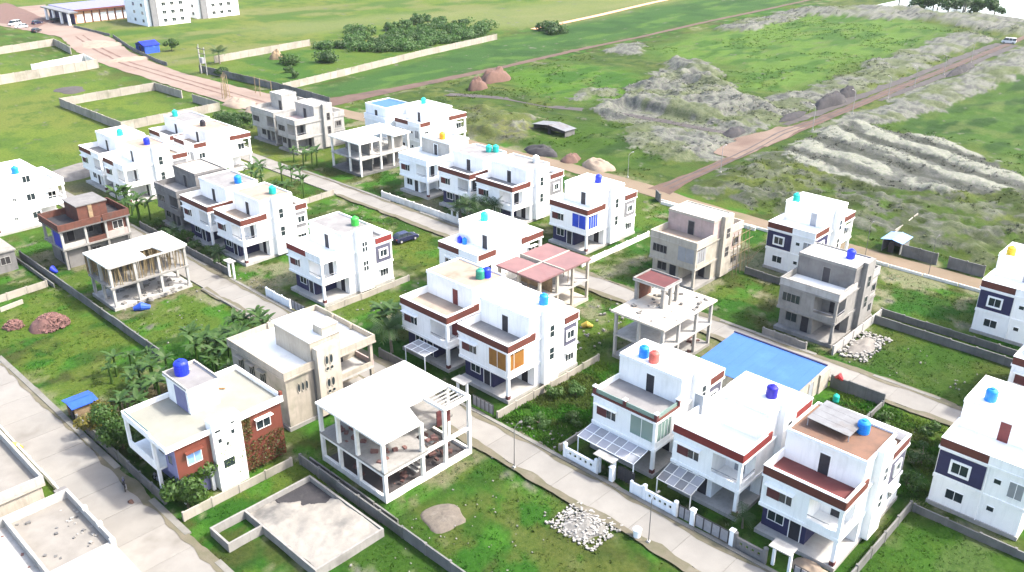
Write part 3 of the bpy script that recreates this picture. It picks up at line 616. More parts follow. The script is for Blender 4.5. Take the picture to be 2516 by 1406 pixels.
# upper street, far side
V('pale blue house with grey roof block and orange tank', 101.4, 117.7, 7.8, 12.0, wall='white_blue', fascia='white_blue', panel='concrete_light', floor='floor_white', mroof='concrete_light', md=(5.6,10.6), mwall='concrete_light', tanks=[('orange',7.0,3.4,'orange water tank on grey roof room')], tower=False, group='white two storey villas')
V('white villa with brown band and two joined teal tanks beside dark porch', 101.0, 106.2, 7.9, 12.6, floor='floor_grey', mroof='floor_grey', gfw='navy', tanks=[('teal',7.4,2.6,'teal water tank, left of a joined pair on villa roof'),('teal',8.2,1.7,'teal water tank, right of a joined pair on villa roof')], tower=False)
V('white villa with orange brown corner band and blue curtained balcony in middle row', 101.2, 96.2, 8.5, 12.9, gfw='navy', floor='floor_grey', mroof='concrete', panel='slate_light', tanks=[('white',8.2,2.2,'white water tank on grey roof in middle row')], balglass=None)
V('white villa with royal blue balcony screens at the end of the row', 101.2, 80.2, 7.7, 12.6, gfw='navy', floor='floor_white', mroof='white', panel='slate_light', balglass='blue_paint', tanks=[('blue',7.0,3.6,'blue water tank on villa with royal blue balcony')])
V('unfinished pinkish concrete house with bamboo scaffolding on its side', 101.2, 60.5, 7.8, 12.4, wall='cream', bare=True, fascia='cream', panel='pinkish', floor='floor_tan', mroof='slab_white', md=(4.2,9.0), mwall='pinkish', group='unfinished grey houses', shade=False, towerwin=2, glass='dark_opening', balglass='poly_dark')
V('unfinished grey house with blue tank and white roof beside rubble', 98.9, 38.6, 7.8, 12.0, wall='concrete', bare=True, fascia='concrete_light', panel='concrete_light', floor='slab_white', mroof='slab_white', md=(4.2,9.0), mwall='concrete_grey', group='unfinished grey houses', shade=False, tanks=[('blue',7.2,2.2,'blue water tank on unfinished grey house')])
V('unfinished pale grey house with pink roof terrace at the far end of the row', 101.4, 159.5, 7.0, 12.6, wall='concrete_light', bare=True, fascia='concrete_light', panel='concrete_light', floor='pinkish', mroof='slab_white', md=(5.0,9.4), group='unfinished grey houses', shade=False, glass='dark_opening')
V('unfinished pale grey house with tall roof block beside the dirt road', 102.2, 168.8, 9.0, 12.4, wall='concrete_light', bare=True, fascia='concrete_light', panel='concrete_light', floor='slab_cream', mroof='slab_white', md=(4.6,8.4), mz=9.6, mw=(3.4,8.0), group='unfinished grey houses', shade=False, tower=False, glass='dark_opening')
# dirt street row, backs towards the camera
V('white villa with slate panel and teal tank near the grey earth mounds', 129.0, 50.2, 7.4, 12.9, s=-1, panel='navy', floor='floor_white', mroof='white', md=(3.0,8.2), doorc='door_grey', doorw=2.2, tanks=[('teal',7.3,6.2,'teal water tank on villa near the earth mounds')], tower=True)
V('white villa with slate panel and yellow tank at the right edge', 129.0, 19.8, 7.6, 13.2, s=-1, panel='navy', floor='floor_white', mroof='white', md=(3.0,8.4), tanks=[('yellow',7.6,6.4,'yellow water tank on villa at right edge')], tower=False, doorc='door_grey')
V('white villa with brown bands and teal tank beside the sandy mound', 131.2, 138.7, 8.0, 13.2, s=-1, panel='white_blue', floor='floor_white', mroof='white', md=(4.0,10.0), tanks=[('teal',6.4,6.4,'teal water tank on far villa beside the sand mound')], tower=False)
t_ = V('pale villa with blue tin roof sheet at the far end of the dirt street', 131.2, 147.2, 7.2, 15.4, s=-1, wall='white_blue', panel='concrete', fascia='white_blue', floor='floor_white', mroof='tin_blue', md=(8.6,15.0), tower=False, backpanel=False)
V('white villa with small square windows and azure tank at the left edge', 52.0, 155.2, 9.0, 14.5, s=-1, floor='floor_white', mroof='white', md=(3.2,10.4), panel='white', tanks=[('azure',6.6,1.2,'azure water tank on left edge villa')], tower=False, fascia='white')
V('white house corner with two maroon bands cut by the right edge', 97.2, 9.0, 9.2, 12.0, floor='floor_white', mroof='white', tower=False, bal=2.0)

# extra windows on the left edge villa and a tin shelter on the rust coloured roof
LV = [o for o in COL.objects if o.get('label','').startswith('white villa with small square windows')][0]
for (x, z, w, h) in ((46.4,7.8,1.3,1.2),(46.5,4.7,1.4,1.2),(43.9,5.1,.6,.6),(43.5,1.9,.6,.6),(46.8,1.5,1.4,1.2),(49.9,4.6,1.4,1.2)): window(LV, (52.0,155.2,0), '-Y', 155.22 if z < 6.4 else 155.25, x-w/2, x+w/2, z, z+h, 'white', 'glass', None, .07, 1)
RV = [o for o in COL.objects if o.get('label','').startswith('white villa with maroon terrace')][0]
for k in range(4): mb = MB(); x = 66.6+k*.98; mb.v += [(x,23.0,9.9),(x+.96,23.0,9.9),(x+.96,27.0,10.1),(x,27.0,10.1),(x,23.0,9.95),(x+.96,23.0,9.95),(x+.96,27.0,10.15),(x,27.0,10.15)]; mb.f += [(3,2,1,0),(4,5,6,7),(0,1,5,4),(1,2,6,5),(2,3,7,6),(3,0,4,7)]; mb.build('shelter_sheet', 'tin_grey', RV, (61.4,20.5,0))
for (x, y, z) in ((66.7,23.1,9.9),(70.4,23.1,9.9),(66.7,26.9,10.08),(70.4,26.9,10.08)): MB().tube([(x,y,9.3),(x,y,z)], .05, 6).build('shelter_post', 'metal_grey', RV, (61.4,20.5,0))
# ------------------------------------------------------------------ concrete frames and one-off buildings
def frame(label, x0, y0, cols, zs, roofs, floor, colmat, name='concrete_frame', group='open concrete frame buildings', cw=.17, beams=(), plinth=None):
    org = (x0, y0, 0); T = thing(name, org, label, 'building frame', group)
    bd = lambda mb, nm, mat, par=T: mb.build(nm, mat, par, org)
    for (x, y, z) in cols: bd(MB().box(x-cw, x+cw, y-cw, y+cw, -.2, z), 'column', colmat)
    for poly, z0, z1, mat in floor: bd(MB().prism(poly, z0, z1), 'floor_slab', mat)
    for poly, z0, z1, mat in roofs: bd(MB().prism(poly, z0, z1), 'roof_slab', mat)
    for (a0, a1, b0, b1, z0, z1) in beams: bd(MB().box(a0, a1, b0, b1, z0, z1), 'beam', colmat)
    xs = [c[0] for c in cols]; ys = [c[1] for c in cols]; FOOT.append((min(xs)-.3, max(xs)+.3, min(ys)-.3, max(ys)+.3))
    return T, bd
def rect(a, b, c, d): return [(a,c),(b,c),(b,d),(a,d)]
def rubble_pieces(n, x0, x1, y0, y1, z, smin, smax, seed):
    """loose broken pieces"""
    r = random.Random(seed); mb = MB()
    for _ in range(n):
        x, y = r.uniform(x0, x1), r.uniform(y0, y1); q = r.uniform(smin, smax); a = r.uniform(0, 3.14)
        c, s = math.cos(a), math.sin(a); L = q*r.uniform(.8, 1.8); h = q*r.uniform(.3, .8); k = len(mb.v)
        for zz in (0, h):
            for (u, v) in ((-1,-1),(1,-1),(1,1),(-1,1)):
                uu, vv = u*L/2*r.uniform(.7,1.1), v*q/2*r.uniform(.7,1.1); mb.v.append((x+c*uu-s*vv, y+s*uu+c*vv, z+zz*r.uniform(.8,1.2)-.03))
        mb.f += [tuple(k+i for i in f_) for f_ in ((3,2,1,0),(4,5,6,7),(0,1,5,4),(1,2,6,5),(2,3,7,6),(3,0,4,7))]
    return mb
# big white frame in the foreground
C = [(40.95,55.4),(40.95,59.4),(40.95,62.4),(40.95,65.3),(45.6,55.4),(48.6,55.4),(51.9,55.4),(51.9,58.6),(51.9,62.2),(51.9,65.3),(46.2,65.3),(46.2,60.4)]
roof = [(40.6,55.1),(45.4,55.1),(46.5,58.3),(48.4,58.3),(52.0,58.3),(52.1,65.5),(40.6,65.5)]
T, bd = frame('white concrete frame with wide pale slab and open beamed corner in the foreground', 40.8, 55.3, [(x,y,6.62) for x,y in C], 3, [(roof,6.62,6.85,'slab_white')],
  [([(40.75,55.2),(46.2,55.2),(46.8,57.9),(48.4,58.0),(52.05,58.0),(52.05,65.45),(40.75,65.45)],3.15,3.4,'concrete'), (rect(41.2,51.7,55.6,65.1),-.2,.12,'soil_dark')], 'white_dirty',
  beams=[(40.8,52.0,55.22,55.58,-.2,.5),(40.8,41.1,55.6,65.4,-.2,.5),(51.8,52.05,55.6,65.4,-.2,.5),(48.43,52.07,55.23,55.57,6.55,6.86),(51.73,52.07,55.58,58.28,6.55,6.86),(48.43,48.77,55.58,58.28,6.55,6.86),(40.79,41.11,55.6,65.1,2.85,3.145),(45.8,51.7,55.24,55.56,2.9,3.2),(41.2,45.4,55.24,55.56,2.85,3.145)])
for k in range(4): bd(MB().box(49.0, 51.7, 56.0+k*.55, 56.12+k*.55, 6.6, 6.72), 'rafter', 'concrete_light')
for k in range(8): bd(MB().box(45.4+k*.3, 45.75+k*.3, 56.2, 57.6, .5+k*.34, .62+k*.34), 'stair_step', 'concrete_light')
for k in range(8): bd(MB().box(47.9-k*.3, 48.25-k*.3, 56.2+1.5, 57.6+1.5, 3.4+k*.34, 3.52+k*.34), 'stair_step', 'concrete_light')
bd(MB().box(49.2, 51.0, 57.2, 57.3, 3.5, 5.3), 'hung_cloth', 'maroon'); bd(MB().box(48.5,48.62,58.5,65.0,.45,3.1), 'infill_wall', 'brick'); bd(MB().box(46.0,46.12,61.0,65.0,3.41,6.6), 'infill_wall', 'concrete')  # infill walls added to shade the open interior
rubble_pieces(60, 41.5, 48, 56, 64.5, 3.4, .15, .5, 1).build('construction_debris', 'brick_pile', T, (40.8,55.3,0), 'stuff')
rubble_pieces(50, 41.5, 51, 56, 64.5, .47, .15, .6, 2).build('construction_debris', 'brick_pile', T, (40.8,55.3,0), 'stuff')
# slab on bamboo shoring
C = [(41.6,114.3),(41.6,117.6),(41.6,120.9),(45,114.3),(48.4,114.3),(52.3,114.3),(52.3,120.9),(52.3,117.6),(46.8,120.9),(46.8,117.6)]
roof = [(41.1,113.9),(46.6,113.9),(46.8,116.6),(48.8,116.6),(49.2,113.9),(52.7,113.9),(52.7,121.3),(41.1,121.3)]
T, bd = frame('concrete frame with bright slab propped on dense bamboo shoring', 41.4, 114.1, [(x,y,6.2) for x,y in C], 3, [(roof,6.35,6.58,'slab_white')], [(rect(41.2,52.6,114.0,121.2),3.1,3.35,'concrete'),(rect(41.2,52.6,114,121.2),-.2,.4,'concrete_light')], 'concrete_light',
  beams=[(41.3,52.5,113.9,114.1,6.1,6.345)])
rr = random.Random(4)
for k in range(26):
    x = 41.9+k*.4+rr.uniform(-.1,.1); p = MB().tube([(x,114.15+rr.uniform(-.1,.9),3.36),(x+rr.uniform(-.25,.25),114.2+rr.uniform(0,.6),6.34)], .065, 5); bd(p, 'bamboo_prop', 'bamboo')
for k in range(11):
    y = 114.6+k*.6+rr.uniform(-.1,.1); bd(MB().tube([(41.5+rr.uniform(0,.6),y,3.36),(41.6+rr.uniform(0,.4),y+rr.uniform(-.2,.2),6.34)], .065, 5), 'bamboo_prop', 'bamboo')
for k in range(60): x, y = rr.uniform(42.5,52), rr.uniform(115.2,120.8); bd(MB().tube([(x,y,3.36),(x+rr.uniform(-.3,.3),y+rr.uniform(-.2,.2),6.34)], .065, 5), 'bamboo_prop', 'bamboo')
bd(MB().box(41.2,52.5,121.22,121.3,3.4,6.3), 'dark_backdrop', 'timber'); bd(MB().box(44.5,48,120.5,120.6,.4,3.05), 'infill_wall', 'brick')  # backdrop sheet and infill added to keep the inside dark behind the props
rubble_pieces(70, 42, 52.5, 112.6, 120, .3, .15, .6, 3).build('construction_debris', 'rubble', T, (41.4,114.1,0), 'stuff')
# far white slab frame
C = [(101.4,137.5),(101.4,140.9),(101.4,146.6),(106.6,137.7),(109.8,137.7),(113.8,137.7),(113.8,146.6),(107.4,141.6),(107.4,146.6)]
T, bd = frame('concrete frame with notched white slab between grey house and pale villa', 101.4, 137.4, [(x,y,6.4) for x,y in C], 3, [([(101.0,137.2),(106.5,137.2),(107.0,141.2),(109.6,141.2),(109.8,137.2),(114.2,137.2),(114.2,147.2),(101.0,147.2)],6.4,6.68,'slab_white')],
  [(rect(101.2,114,137.4,147),3.1,3.35,'concrete_light'),(rect(101.2,114,137.4,147),-.2,.35,'concrete_dark')], 'white_dirty')
bd(MB().box(104.5,104.65,138.5,146.5,3.36,6.38), 'infill_wall', 'concrete_grey'); bd(MB().box(104.5,104.65,138,146.5,.36,3.08), 'infill_wall', 'concrete_dark'); bd(MB().box(110,113.6,140,140.15,.36,3.08), 'infill_wall', 'concrete_dark'); bd(MB().box(109.9,113.6,139.2,139.35,3.36,6.38), 'infill_wall', 'concrete')
for k in range(7): bd(MB().box(107.0+k*.36,107.4+k*.36,139,140.2,3.36+k*.4,3.5+k*.4), 'stair_step', 'concrete_light')
# pink slab frame
C = [(78.5,69.7),(78.5,73.4),(78.5,77.0),(82.0,69.7),(85.2,69.7),(88.4,69.7),(88.4,73.4),(88.4,77.0),(83.4,77.0),(83.4,73.4)]
T, bd = frame('open concrete frame with faded pink roof slab in the middle of the estate', 78.4, 69.6, [(x,y,6.05) for x,y in C], 3,
  [(rect(78.1,83.0,69.3,73.3),6.05,6.3,'slab_pink'),(rect(83.05,88.7,69.3,73.3),6.06,6.3,'slab_pink'),(rect(78.1,82.2,73.35,77.3),6.05,6.28,'slab_pink'),(rect(83.05,88.7,73.35,77.4),6.05,6.31,'slab_pink')],
  [(rect(78.2,88.6,69.5,77.2),3.0,3.25,'concrete_light'),(rect(78.2,88.6,69.5,77.2),-.2,.35,'cream')], 'cream', beams=[(78.1,88.7,73.22,73.42,5.8,6.42),(82.95,83.12,69.3,77.4,5.8,6.44)])
bd(MB().box(81.5,81.62,70.2,76.6,3.26,6.0), 'infill_wall', 'timber'); bd(MB().box(81.5,81.62,70.2,76.6,.36,2.9), 'infill_wall', 'concrete_dark'); bd(MB().box(84,88,75.2,75.35,3.26,6.0), 'infill_wall', 'cream')
for k in range(10): x, y = rr.uniform(79,88), rr.uniform(70,74); bd(MB().tube([(x,y,3.26),(x+rr.uniform(-.2,.2),y,6.04)], .05, 5), 'timber_prop', 'timber')
rubble_pieces(30, 79, 88, 70, 76, 3.25, .15, .5, 5).build('construction_debris', 'rubble', T, (78.4,69.6,0), 'stuff')
# cream slab frame with maroon roofed stair room
C = [(78.3,50.2),(78.3,53.6),(78.3,57.0),(81.6,50.2),(85.4,50.2),(88.7,50.2),(88.7,53.6),(88.7,57.0),(83,57.0),(83,53.4)]
T, bd = frame('concrete frame with cream slab and small maroon roofed stair room', 78.2, 50.0, [(x,y,6.1) for x,y in C], 3, [(rect(77.8,89.2,49.7,57.5),6.1,6.34,'slab_cream')],
  [(rect(78.1,88.9,50,57.2),3.0,3.22,'concrete_light'),(rect(78.1,88.9,50,57.2),-.2,.3,'concrete')], 'concrete_light')
for (x, y) in ((82.5,53.3),(85.4,53.3),(82.5,57.2),(85.4,57.2),(84,53.3)): bd(MB().box(x-.2,x+.2,y-.2,y+.2,6.342,8.9), 'stair_room_column', 'concrete')
sr = bd(MB().box(82.1,85.8,52.9,57.6,8.9,9.1), 'stair_room_roof', 'concrete_light'); bd(MB().box(82.25,85.65,53.05,57.45,9.102,9.13), 'roof_surface', 'maroon', sr)
bd(MB().box(82.1,82.22,52.9,57.6,9.102,9.3).box(85.68,85.8,52.9,57.6,9.102,9.3).box(82.222,85.678,52.9,53.02,9.102,9.3).box(82.222,85.678,57.48,57.6,9.102,9.3), 'roof_kerb', 'concrete', sr)
bd(MB().box(82.75,85.15,56.9,57.0,6.342,8.9), 'infill_wall', 'brick'); bd(MB().box(82.72,83.6,53.25,53.35,6.342,7.6), 'infill_wall', 'white_dirty')
bd(MB().box(79.6,82.8,50.8,50.9,.3,1.9), 'tarpaulin_screen', 'maroon'); bd(MB().box(84,88,55,55.1,.3,2.95), 'infill_wall', 'brick'); bd(MB().box(85.8,88.4,53.5,53.6,3.23,6.05), 'infill_wall', 'cream')
rubble_pieces(46, 78.2, 88.8, 50.2, 57, 6.34, .1, .45, 6).build('roof_debris', 'rubble', T, (78.2,50,0), 'stuff')
rubble_pieces(50, 78.4, 88.6, 50.2, 56, .3, .15, .7, 7).build('construction_debris', 'brick_pile', T, (78.2,50,0), 'stuff')
# ---- brick house
org = (42.4,132.9,0); T = thing('brick_house', org, 'unfinished brick house with blackened roof and blue tarpaulin at left', 'house'); FOOT.append((42,53.4,132.4,140.4))
bd = lambda mb, nm, mat, par=T: mb.build(nm, mat, par, org)
bd(MB().box(43.2,52.6,133.6,139.8,-.2,3.0), 'ground_floor_wall', 'concrete_grey'); bd(MB().box(42.4,53,132.8,140.1,3.0,3.25), 'floor_slab', 'concrete')
bd(MB().box(43.6,52.4,135.8,139.7,3.25,6.0), 'first_floor_wall', 'concrete_dark'); bd(MB().box(49.6,52.5,133.2,135.79,3.25,6.0), 'first_floor_wall', 'brick')
for (x, y) in ((42.7,133.1),(46.2,133.1),(49.3,133.1),(52.7,133.1),(42.7,136.4),(42.7,139.8)): bd(MB().box(x-.17,x+.17,y-.17,y+.17,3.25,6.0), 'column', 'concrete_light'); 
for (x, y) in ((42.7,133.1),(46.2,133.1),(49.3,133.1),(52.7,133.1)): bd(MB().box(x-.17,x+.17,y-.17,y+.17,-.2,3.0), 'column', 'concrete')
bd(MB().box(42.2,53.1,132.6,140.2,6.0,6.2), 'roof_slab', 'concrete_dark')
bd(MB().box(42.25,42.45,132.65,140.15,6.202,7.2), 'parapet', 'brick'); bd(MB().box(42.452,48.6,132.65,132.85,6.202,7.15), 'parapet', 'brick'); bd(MB().box(48.9,53.05,132.65,132.85,6.202,7.2), 'parapet', 'brick'); bd(MB().box(52.85,53.05,132.852,140.15,6.202,7.2), 'parapet', 'brick'); bd(MB().box(42.452,52.848,139.95,140.15,6.202,7.2), 'parapet', 'brick')
bd(MB().box(42.46,52.84,132.86,139.94,6.202,6.22), 'roof_floor', 'soil_black'); rm = bd(MB().box(46.0,50.4,134.2,139,6.221,8.8), 'roof_room', 'brick'); bd(MB().box(45.8,50.6,134,139.2,8.8,8.95), 'roof_room_slab', 'concrete_grey', rm); bd(MB().box(47.6,48.2,134.1,134.19,6.3,8.7), 'brick_pier', 'timber', rm)
bd(MB().box(42.58,46.0,133.02,133.14,3.252,4.0), 'balcony_wall', 'concrete_light'); bd(MB().box(46.4,49.1,133.02,133.14,3.252,4.0), 'balcony_wall', 'brick'); bd(MB().box(49.5,52.5,132.98,133.18,3.252,4.2), 'balcony_wall', 'pinkish')
bd(MB().box(42.62,42.7,133.4,136.2,3.26,5.6), 'hanging_tarpaulin', 'tarp_deep'); door(T, org, '-Y', 135.8, 44.4, 45.4, 3.3, 5.4, 'dark_opening', 'concrete'); window(T, org, '-Y', 135.8, 46.8, 48.4, 3.9, 5.3, 'concrete', 'dark_opening'); window(T, org, '-Y', 133.2, 50.4, 52, 4.3, 5.6, 'white_dirty', 'dark_opening'); door(T, org, '-X', 43.2, 135.4, 136.4, .2, 2.4, 'dark_opening', 'concrete'); window(T, org, '-Y', 133.6, 46.8, 48.2, 1.1, 2.3, 'concrete', 'dark_opening')
# ---- grey house corner at left edge
org = (30,138.8,0); T = thing('grey_house', org, 'grey unfinished house corner at the left edge behind the drain wall', 'house'); bd = lambda mb, nm, mat, par=T: mb.build(nm, mat, par, org); FOOT.append((27,38,138,147))
bd(MB().box(28,37.6,139,146,-.2,3.0), 'ground_floor_wall', 'concrete_grey'); bd(MB().box(27.8,37.8,138.8,146.2,3.0,3.2), 'floor_slab', 'concrete'); bd(MB().box(27.8,36.2,139.3,146,3.2,6.0), 'first_floor_wall', 'cream'); bd(MB().box(27.6,36.5,139,146.2,6,6.2), 'roof_slab', 'brick')
bd(MB().box(27.6,36.5,139,139.2,6.202,7.0), 'parapet', 'brick'); bd(MB().box(36.3,36.5,139.202,146.2,6.202,7.0), 'parapet', 'brick'); window(T, org, '-Y', 139, 35.4, 36.8, 1.1, 2.3, 'concrete_light', 'dark_opening'); window(T, org, '-Y', 139.3, 34.2, 35.4, 4, 5.3, 'white', 'glass')
# ---- beige house with oval windows
org = (41.4,72.2,0); T = thing('beige_house', org, 'mossy beige plaster house with oval stair windows and white roof', 'house'); FOOT.append((41,53.4,71,83.4))
bd = lambda mb, nm, mat, par=T: mb.build(nm, mat, par, org)
bd(MB().box(41.3,53.1,72,83.1,-.2,.35), 'plinth', 'concrete')
bd(MB().box(41.5,48.4,72.2,83,.35,6.2), 'main_wall', 'beige'); bd(MB().box(48.402,53,75.4,83,.35,6.2), 'main_wall', 'beige')
bd(MB().box(48.402,53,72.2,75.398,2.95,3.25), 'balcony_floor', 'concrete_light'); bd(MB().box(48.5,52.6,72.2,72.36,3.252,3.8), 'balcony_wall', 'beige'); bd(MB().box(52.84,53,72.2,75.39,3.252,3.9), 'balcony_wall', 'pinkish')
for z0, z1 in ((.35,2.95),(3.252,6.2)): bd(MB().box(52.6,52.98,72.22,72.6,z0,z1), 'column', 'beige')
bd(MB().box(41.2,53.3,71.9,83.3,6.2,6.4), 'roof_slab', 'beige'); bd(MB().box(41.45,53.05,72.15,83.05,6.402,6.44), 'roof_floor', 'slab_white')
for bxs in ((41.25,41.45,71.95,83.25),(53.05,53.25,71.95,83.25),(41.452,53.048,71.95,72.15),(41.452,53.048,83.05,83.25)): bd(MB().box(*bxs,6.402,7.15), 'parapet', 'beige')
for (x, y) in ((46.5,83.0),(52.95,76),(52.95,79.5)): bd(MB().box(x-.14,x+.14,y-.14,y+.14,6.442,7.3), 'parapet_pier', 'beige')
rm = bd(MB().box(45.0,48.9,72.4,79.2,6.441,9.2), 'roof_room', 'cream'); bd(MB().box(44.8,49.1,72.2,79.4,9.2,9.36), 'roof_room_slab', 'slab_white', rm); bd(MB().box(46.6,48.6,72.3,74.0,9.361,10.3), 'tank_room', 'cream', rm); bd(MB().box(46.5,48.7,72.2,74.1,10.3,10.4), 'tank_room_slab', 'concrete_light', rm)
tw = bd(MB().box(45.1,48.0,71.35,72.195,.35,8.6), 'stair_tower', 'cream')
def oval(x, y, z, w, h, par):
    mb = MB(); n = 12; k = len(mb.v); pts = [(x+w*math.cos(2*math.pi*i/n), z+h*math.sin(2*math.pi*i/n)) for i in range(n)]
    mb.v += [(a,y,b_) for a, b_ in pts]+[(a,y+.06,b_) for a, b_ in pts]; mb.f.append(tuple(range(k,k+n)))
    for i in range(n): mb.f.append((k+i,k+(i+1)%n,k+n+(i+1)%n,k+n+i)[::-1])
    w_ = bd(mb, 'window', 'glass', par)
    mb = MB()
    for i in range(n):
        a0, a1 = 2*math.pi*i/n, 2*math.pi*(i+1)/n
        q = lambda t, s_: (x+w*s_*math.cos(t), z+h*s_*math.sin(t))
        (ax,az),(bx_,bz),(cx,cz),(dx,dz) = q(a0,1.02), q(a1,1.02), q(a1,1.3), q(a0,1.3)
        mb.quad((ax,y-.05,az),(bx_,y-.05,bz),(cx,y-.05,cz),(dx,y-.05,dz)); mb.quad((ax,y+.02,az),(bx_,y+.02,bz),(bx_,y-.05,bz),(ax,y-.05,az)); mb.quad((dx,y-.05,dz),(cx,y-.05,cz),(cx,y+.02,cz),(dx,y+.02,dz))
    bd(mb, 'window_frame', 'cream', w_)
for z in (7.0, 4.2):
    for dx in (-.28, .28): oval(46.5+dx, 71.32, z, .2, .52, tw); oval(46.5+dx, 71.32, z-1.05, .2, .2, tw)
for k in range(3): oval(43.0+k*.5, 72.17, 4.6, .15, .5, T)
for k in range(3): window(T, org, '-X', 41.5, 76+k*2.2, 77.2+k*2.2, 4.1, 5.5, 'beige', 'glass', 'beige', mull=2)
window(T, org, '-X', 41.5, 79, 80.4, 1.2, 2.5, 'beige', 'glass'); door(T, org, '-Y', 75.4, 50, 51, 3.26, 5.4, 'door_dark', 'beige'); bd(MB().tube([(48.15,72.1,.4),(48.15,72.1,6.2)], .09, 6), 'drain_pipe', 'concrete_dark'); bd(MB().tube([(44.95,72.1,.4),(44.95,72.1,6.2)], .09, 6), 'drain_pipe', 'concrete_dark')
# ---- red and white house
org = (26.7,68.7,0); T = thing('red_walled_house', org, 'white house with red side walls, creepers and a blue tank', 'house'); FOOT.append((26.3,39,68,77.6))
bd = lambda mb, nm, mat, par=T: mb.build(nm, mat, par, org)
bd(MB().box(28.6,38.6,69.4,77,-.2,3.0), 'ground_floor_wall', 'lavender'); bd(MB().box(28.0,38.7,69.0,77.2,3.0,3.2), 'floor_slab', 'white'); bd(MB().box(26.6,27.998,71.4,77.2,3.0,3.2), 'balcony_floor', 'white')
bd(MB().box(28.2,38.6,68.9,77.1,3.2,6.4), 'first_floor_wall', 'white'); bd(MB().box(27.4,30.9,68.75,70.9,3.0,6.42), 'red_bay', 'brick_red_paint'); bd(MB().box(27.36,27.399,68.78,70.88,3.02,6.4), 'lavender_panel', 'lavender')
bd(MB().box(34.2,38.72,68.82,68.898,.2,6.4), 'red_wall', 'brick_red_paint')
bd(MB().box(26.5,38.9,68.5,77.3,6.42,6.6), 'roof_slab', 'white'); bd(MB().box(26.65,38.75,68.65,77.15,6.602,6.63), 'roof_floor', 'floor_mint')
for bxs in ((26.5,26.65,71.5,77.3),(26.5,26.65,68.5,71.496),(26.652,31.0,68.5,68.65),(34.0,38.9,68.5,68.65),(38.75,38.9,68.652,77.3),(26.652,38.748,77.15,77.3)): bd(MB().box(*bxs,6.602,7.15 if bxs[2] > 70 or bxs[0] > 33 else 6.95), 'parapet', 'white')
bd(MB().box(26.66,26.7,72,77,6.64,7.3), 'glass_railing', 'glass_green'); bd(MB().box(38.6,38.9,68.502,68.8,7.152,7.6), 'corner_post', 'brick_red_paint')
tw = bd(MB().box(31.0,33.98,68.2,69.4,-.1,7.6), 'stair_tower', 'white')
for (x, z, w, h) in ((31.6,5.2,.5,.6),(33.0,5.6,.5,.6),(32.3,4.6,.4,.5),(32.2,2.2,1.3,1.1),(31.5,6.4,.7,.4),(33.1,6.7,.5,.35)): window(tw, org, '-Y', 68.2, x-w/2, x+w/2, z, z+h, 'white', 'glass', None, .06, 0)
window(T, org, '-Y', 68.75, 28.4, 29.9, 4.0, 5.4, 'white', 'pale_blue_paint', 'brick_red_paint', mull=1); window(T, org, '-Y', 68.82, 35.8, 37.4, 4.3, 5.5, 'white', 'glass', 'white'); window(T, org, '-X', 27.36, 69.4, 70.3, 4.2, 5.3, 'lavender', 'glass', None, .06, 0)
door(T, org, '-X', 28.2, 73, 74.2, 3.25, 5.5, 'door_dark'); window(T, org, '-X', 28.2, 74.8, 76.6, 3.9, 5.5, 'white', 'glass'); bd(MB().box(26.6,26.7,71.5,77.1,3.202,4.0), 'balcony_wall', 'white'); bd(MB().box(26.55,26.85,71.4,71.7,3.202,6.42), 'column', 'white'); bd(MB().box(26.55,26.85,76.9,77.2,3.202,6.42), 'column', 'white'); bd(MB().box(26.7,27.0,71.6,71.9,-.1,3.0), 'column', 'white'); bd(MB().box(27.6,27.9,68.9,69.2,-.1,3.0), 'column', 'white'); bd(MB().box(30.5,30.8,68.9,69.2,-.1,3.0), 'column', 'white')
rm = bd(MB().box(31.2,34.3,72.5,76.9,6.631,9.3), 'roof_room', 'white'); bd(MB().box(31.0,34.5,72.3,77.1,9.3,9.42), 'roof_room_slab', 'white', rm); bd(MB().box(31.25,34.25,72.5,76.9,9.421,9.44), 'roof_floor', 'floor_grey', rm); bd(MB().box(31.14,31.2,73.0,75.2,6.7,9.0), 'lavender_panel', 'lavender', rm); bd(MB().box(31.02,31.14,72.32,77.08,9.421,9.7).box(31.142,34.48,76.9,77.06,9.421,9.7).box(34.3,34.46,72.32,76.898,9.421,9.7), 'roof_room_parapet', 'concrete_light', rm)
bd(MB().tube([(34.9,75.6,6.64),(35.9,74.4,6.75)], .06, 6), 'roof_pipe', 'orange')
water_tank(32.4, 75.7, 9.45, 'blue', 'large blue water tank on the house with red side walls', .7, 1.5)
# creepers on the side walls
def leaves(n, box, size, seed, flat=None, centre=None):
    r = np.random.RandomState(seed); mb = MB(); P = r.rand(n,3)*np.array([box[1]-box[0],box[3]-box[2],box[5]-box[4]])+np.array([box[0],box[2],box[4]])
    for p in P:
        a = r.randn(3); a /= np.linalg.norm(a); b_ = np.cross(a, r.randn(3)); b_ /= np.linalg.norm(b_); q = size*r.uniform(.6,1.4)
        mb.quad(*(tuple(p+a*u*q+b_*v*q*.6) for u, v in ((-1,0),(0,-1),(1,0),(0,1))))
    return mb
mb = leaves(900, (34.2,38.6,68.5,68.8,.1,3.6), .11, 5); o = bd(mb, 'creeper', 'leaf_vine'); o['kind'] = 'stuff'
o = bd(leaves(200, (34.2,35.2,68.5,68.8,3.8,6.5), .12, 6), 'creeper', 'leaf_vine'); o['kind'] = 'stuff'
o = bd(leaves(230, (31.1,33.9,68.02,68.17,.4,5.4), .08, 7), 'creeper', 'vine_light'); o['kind'] = 'stuff'
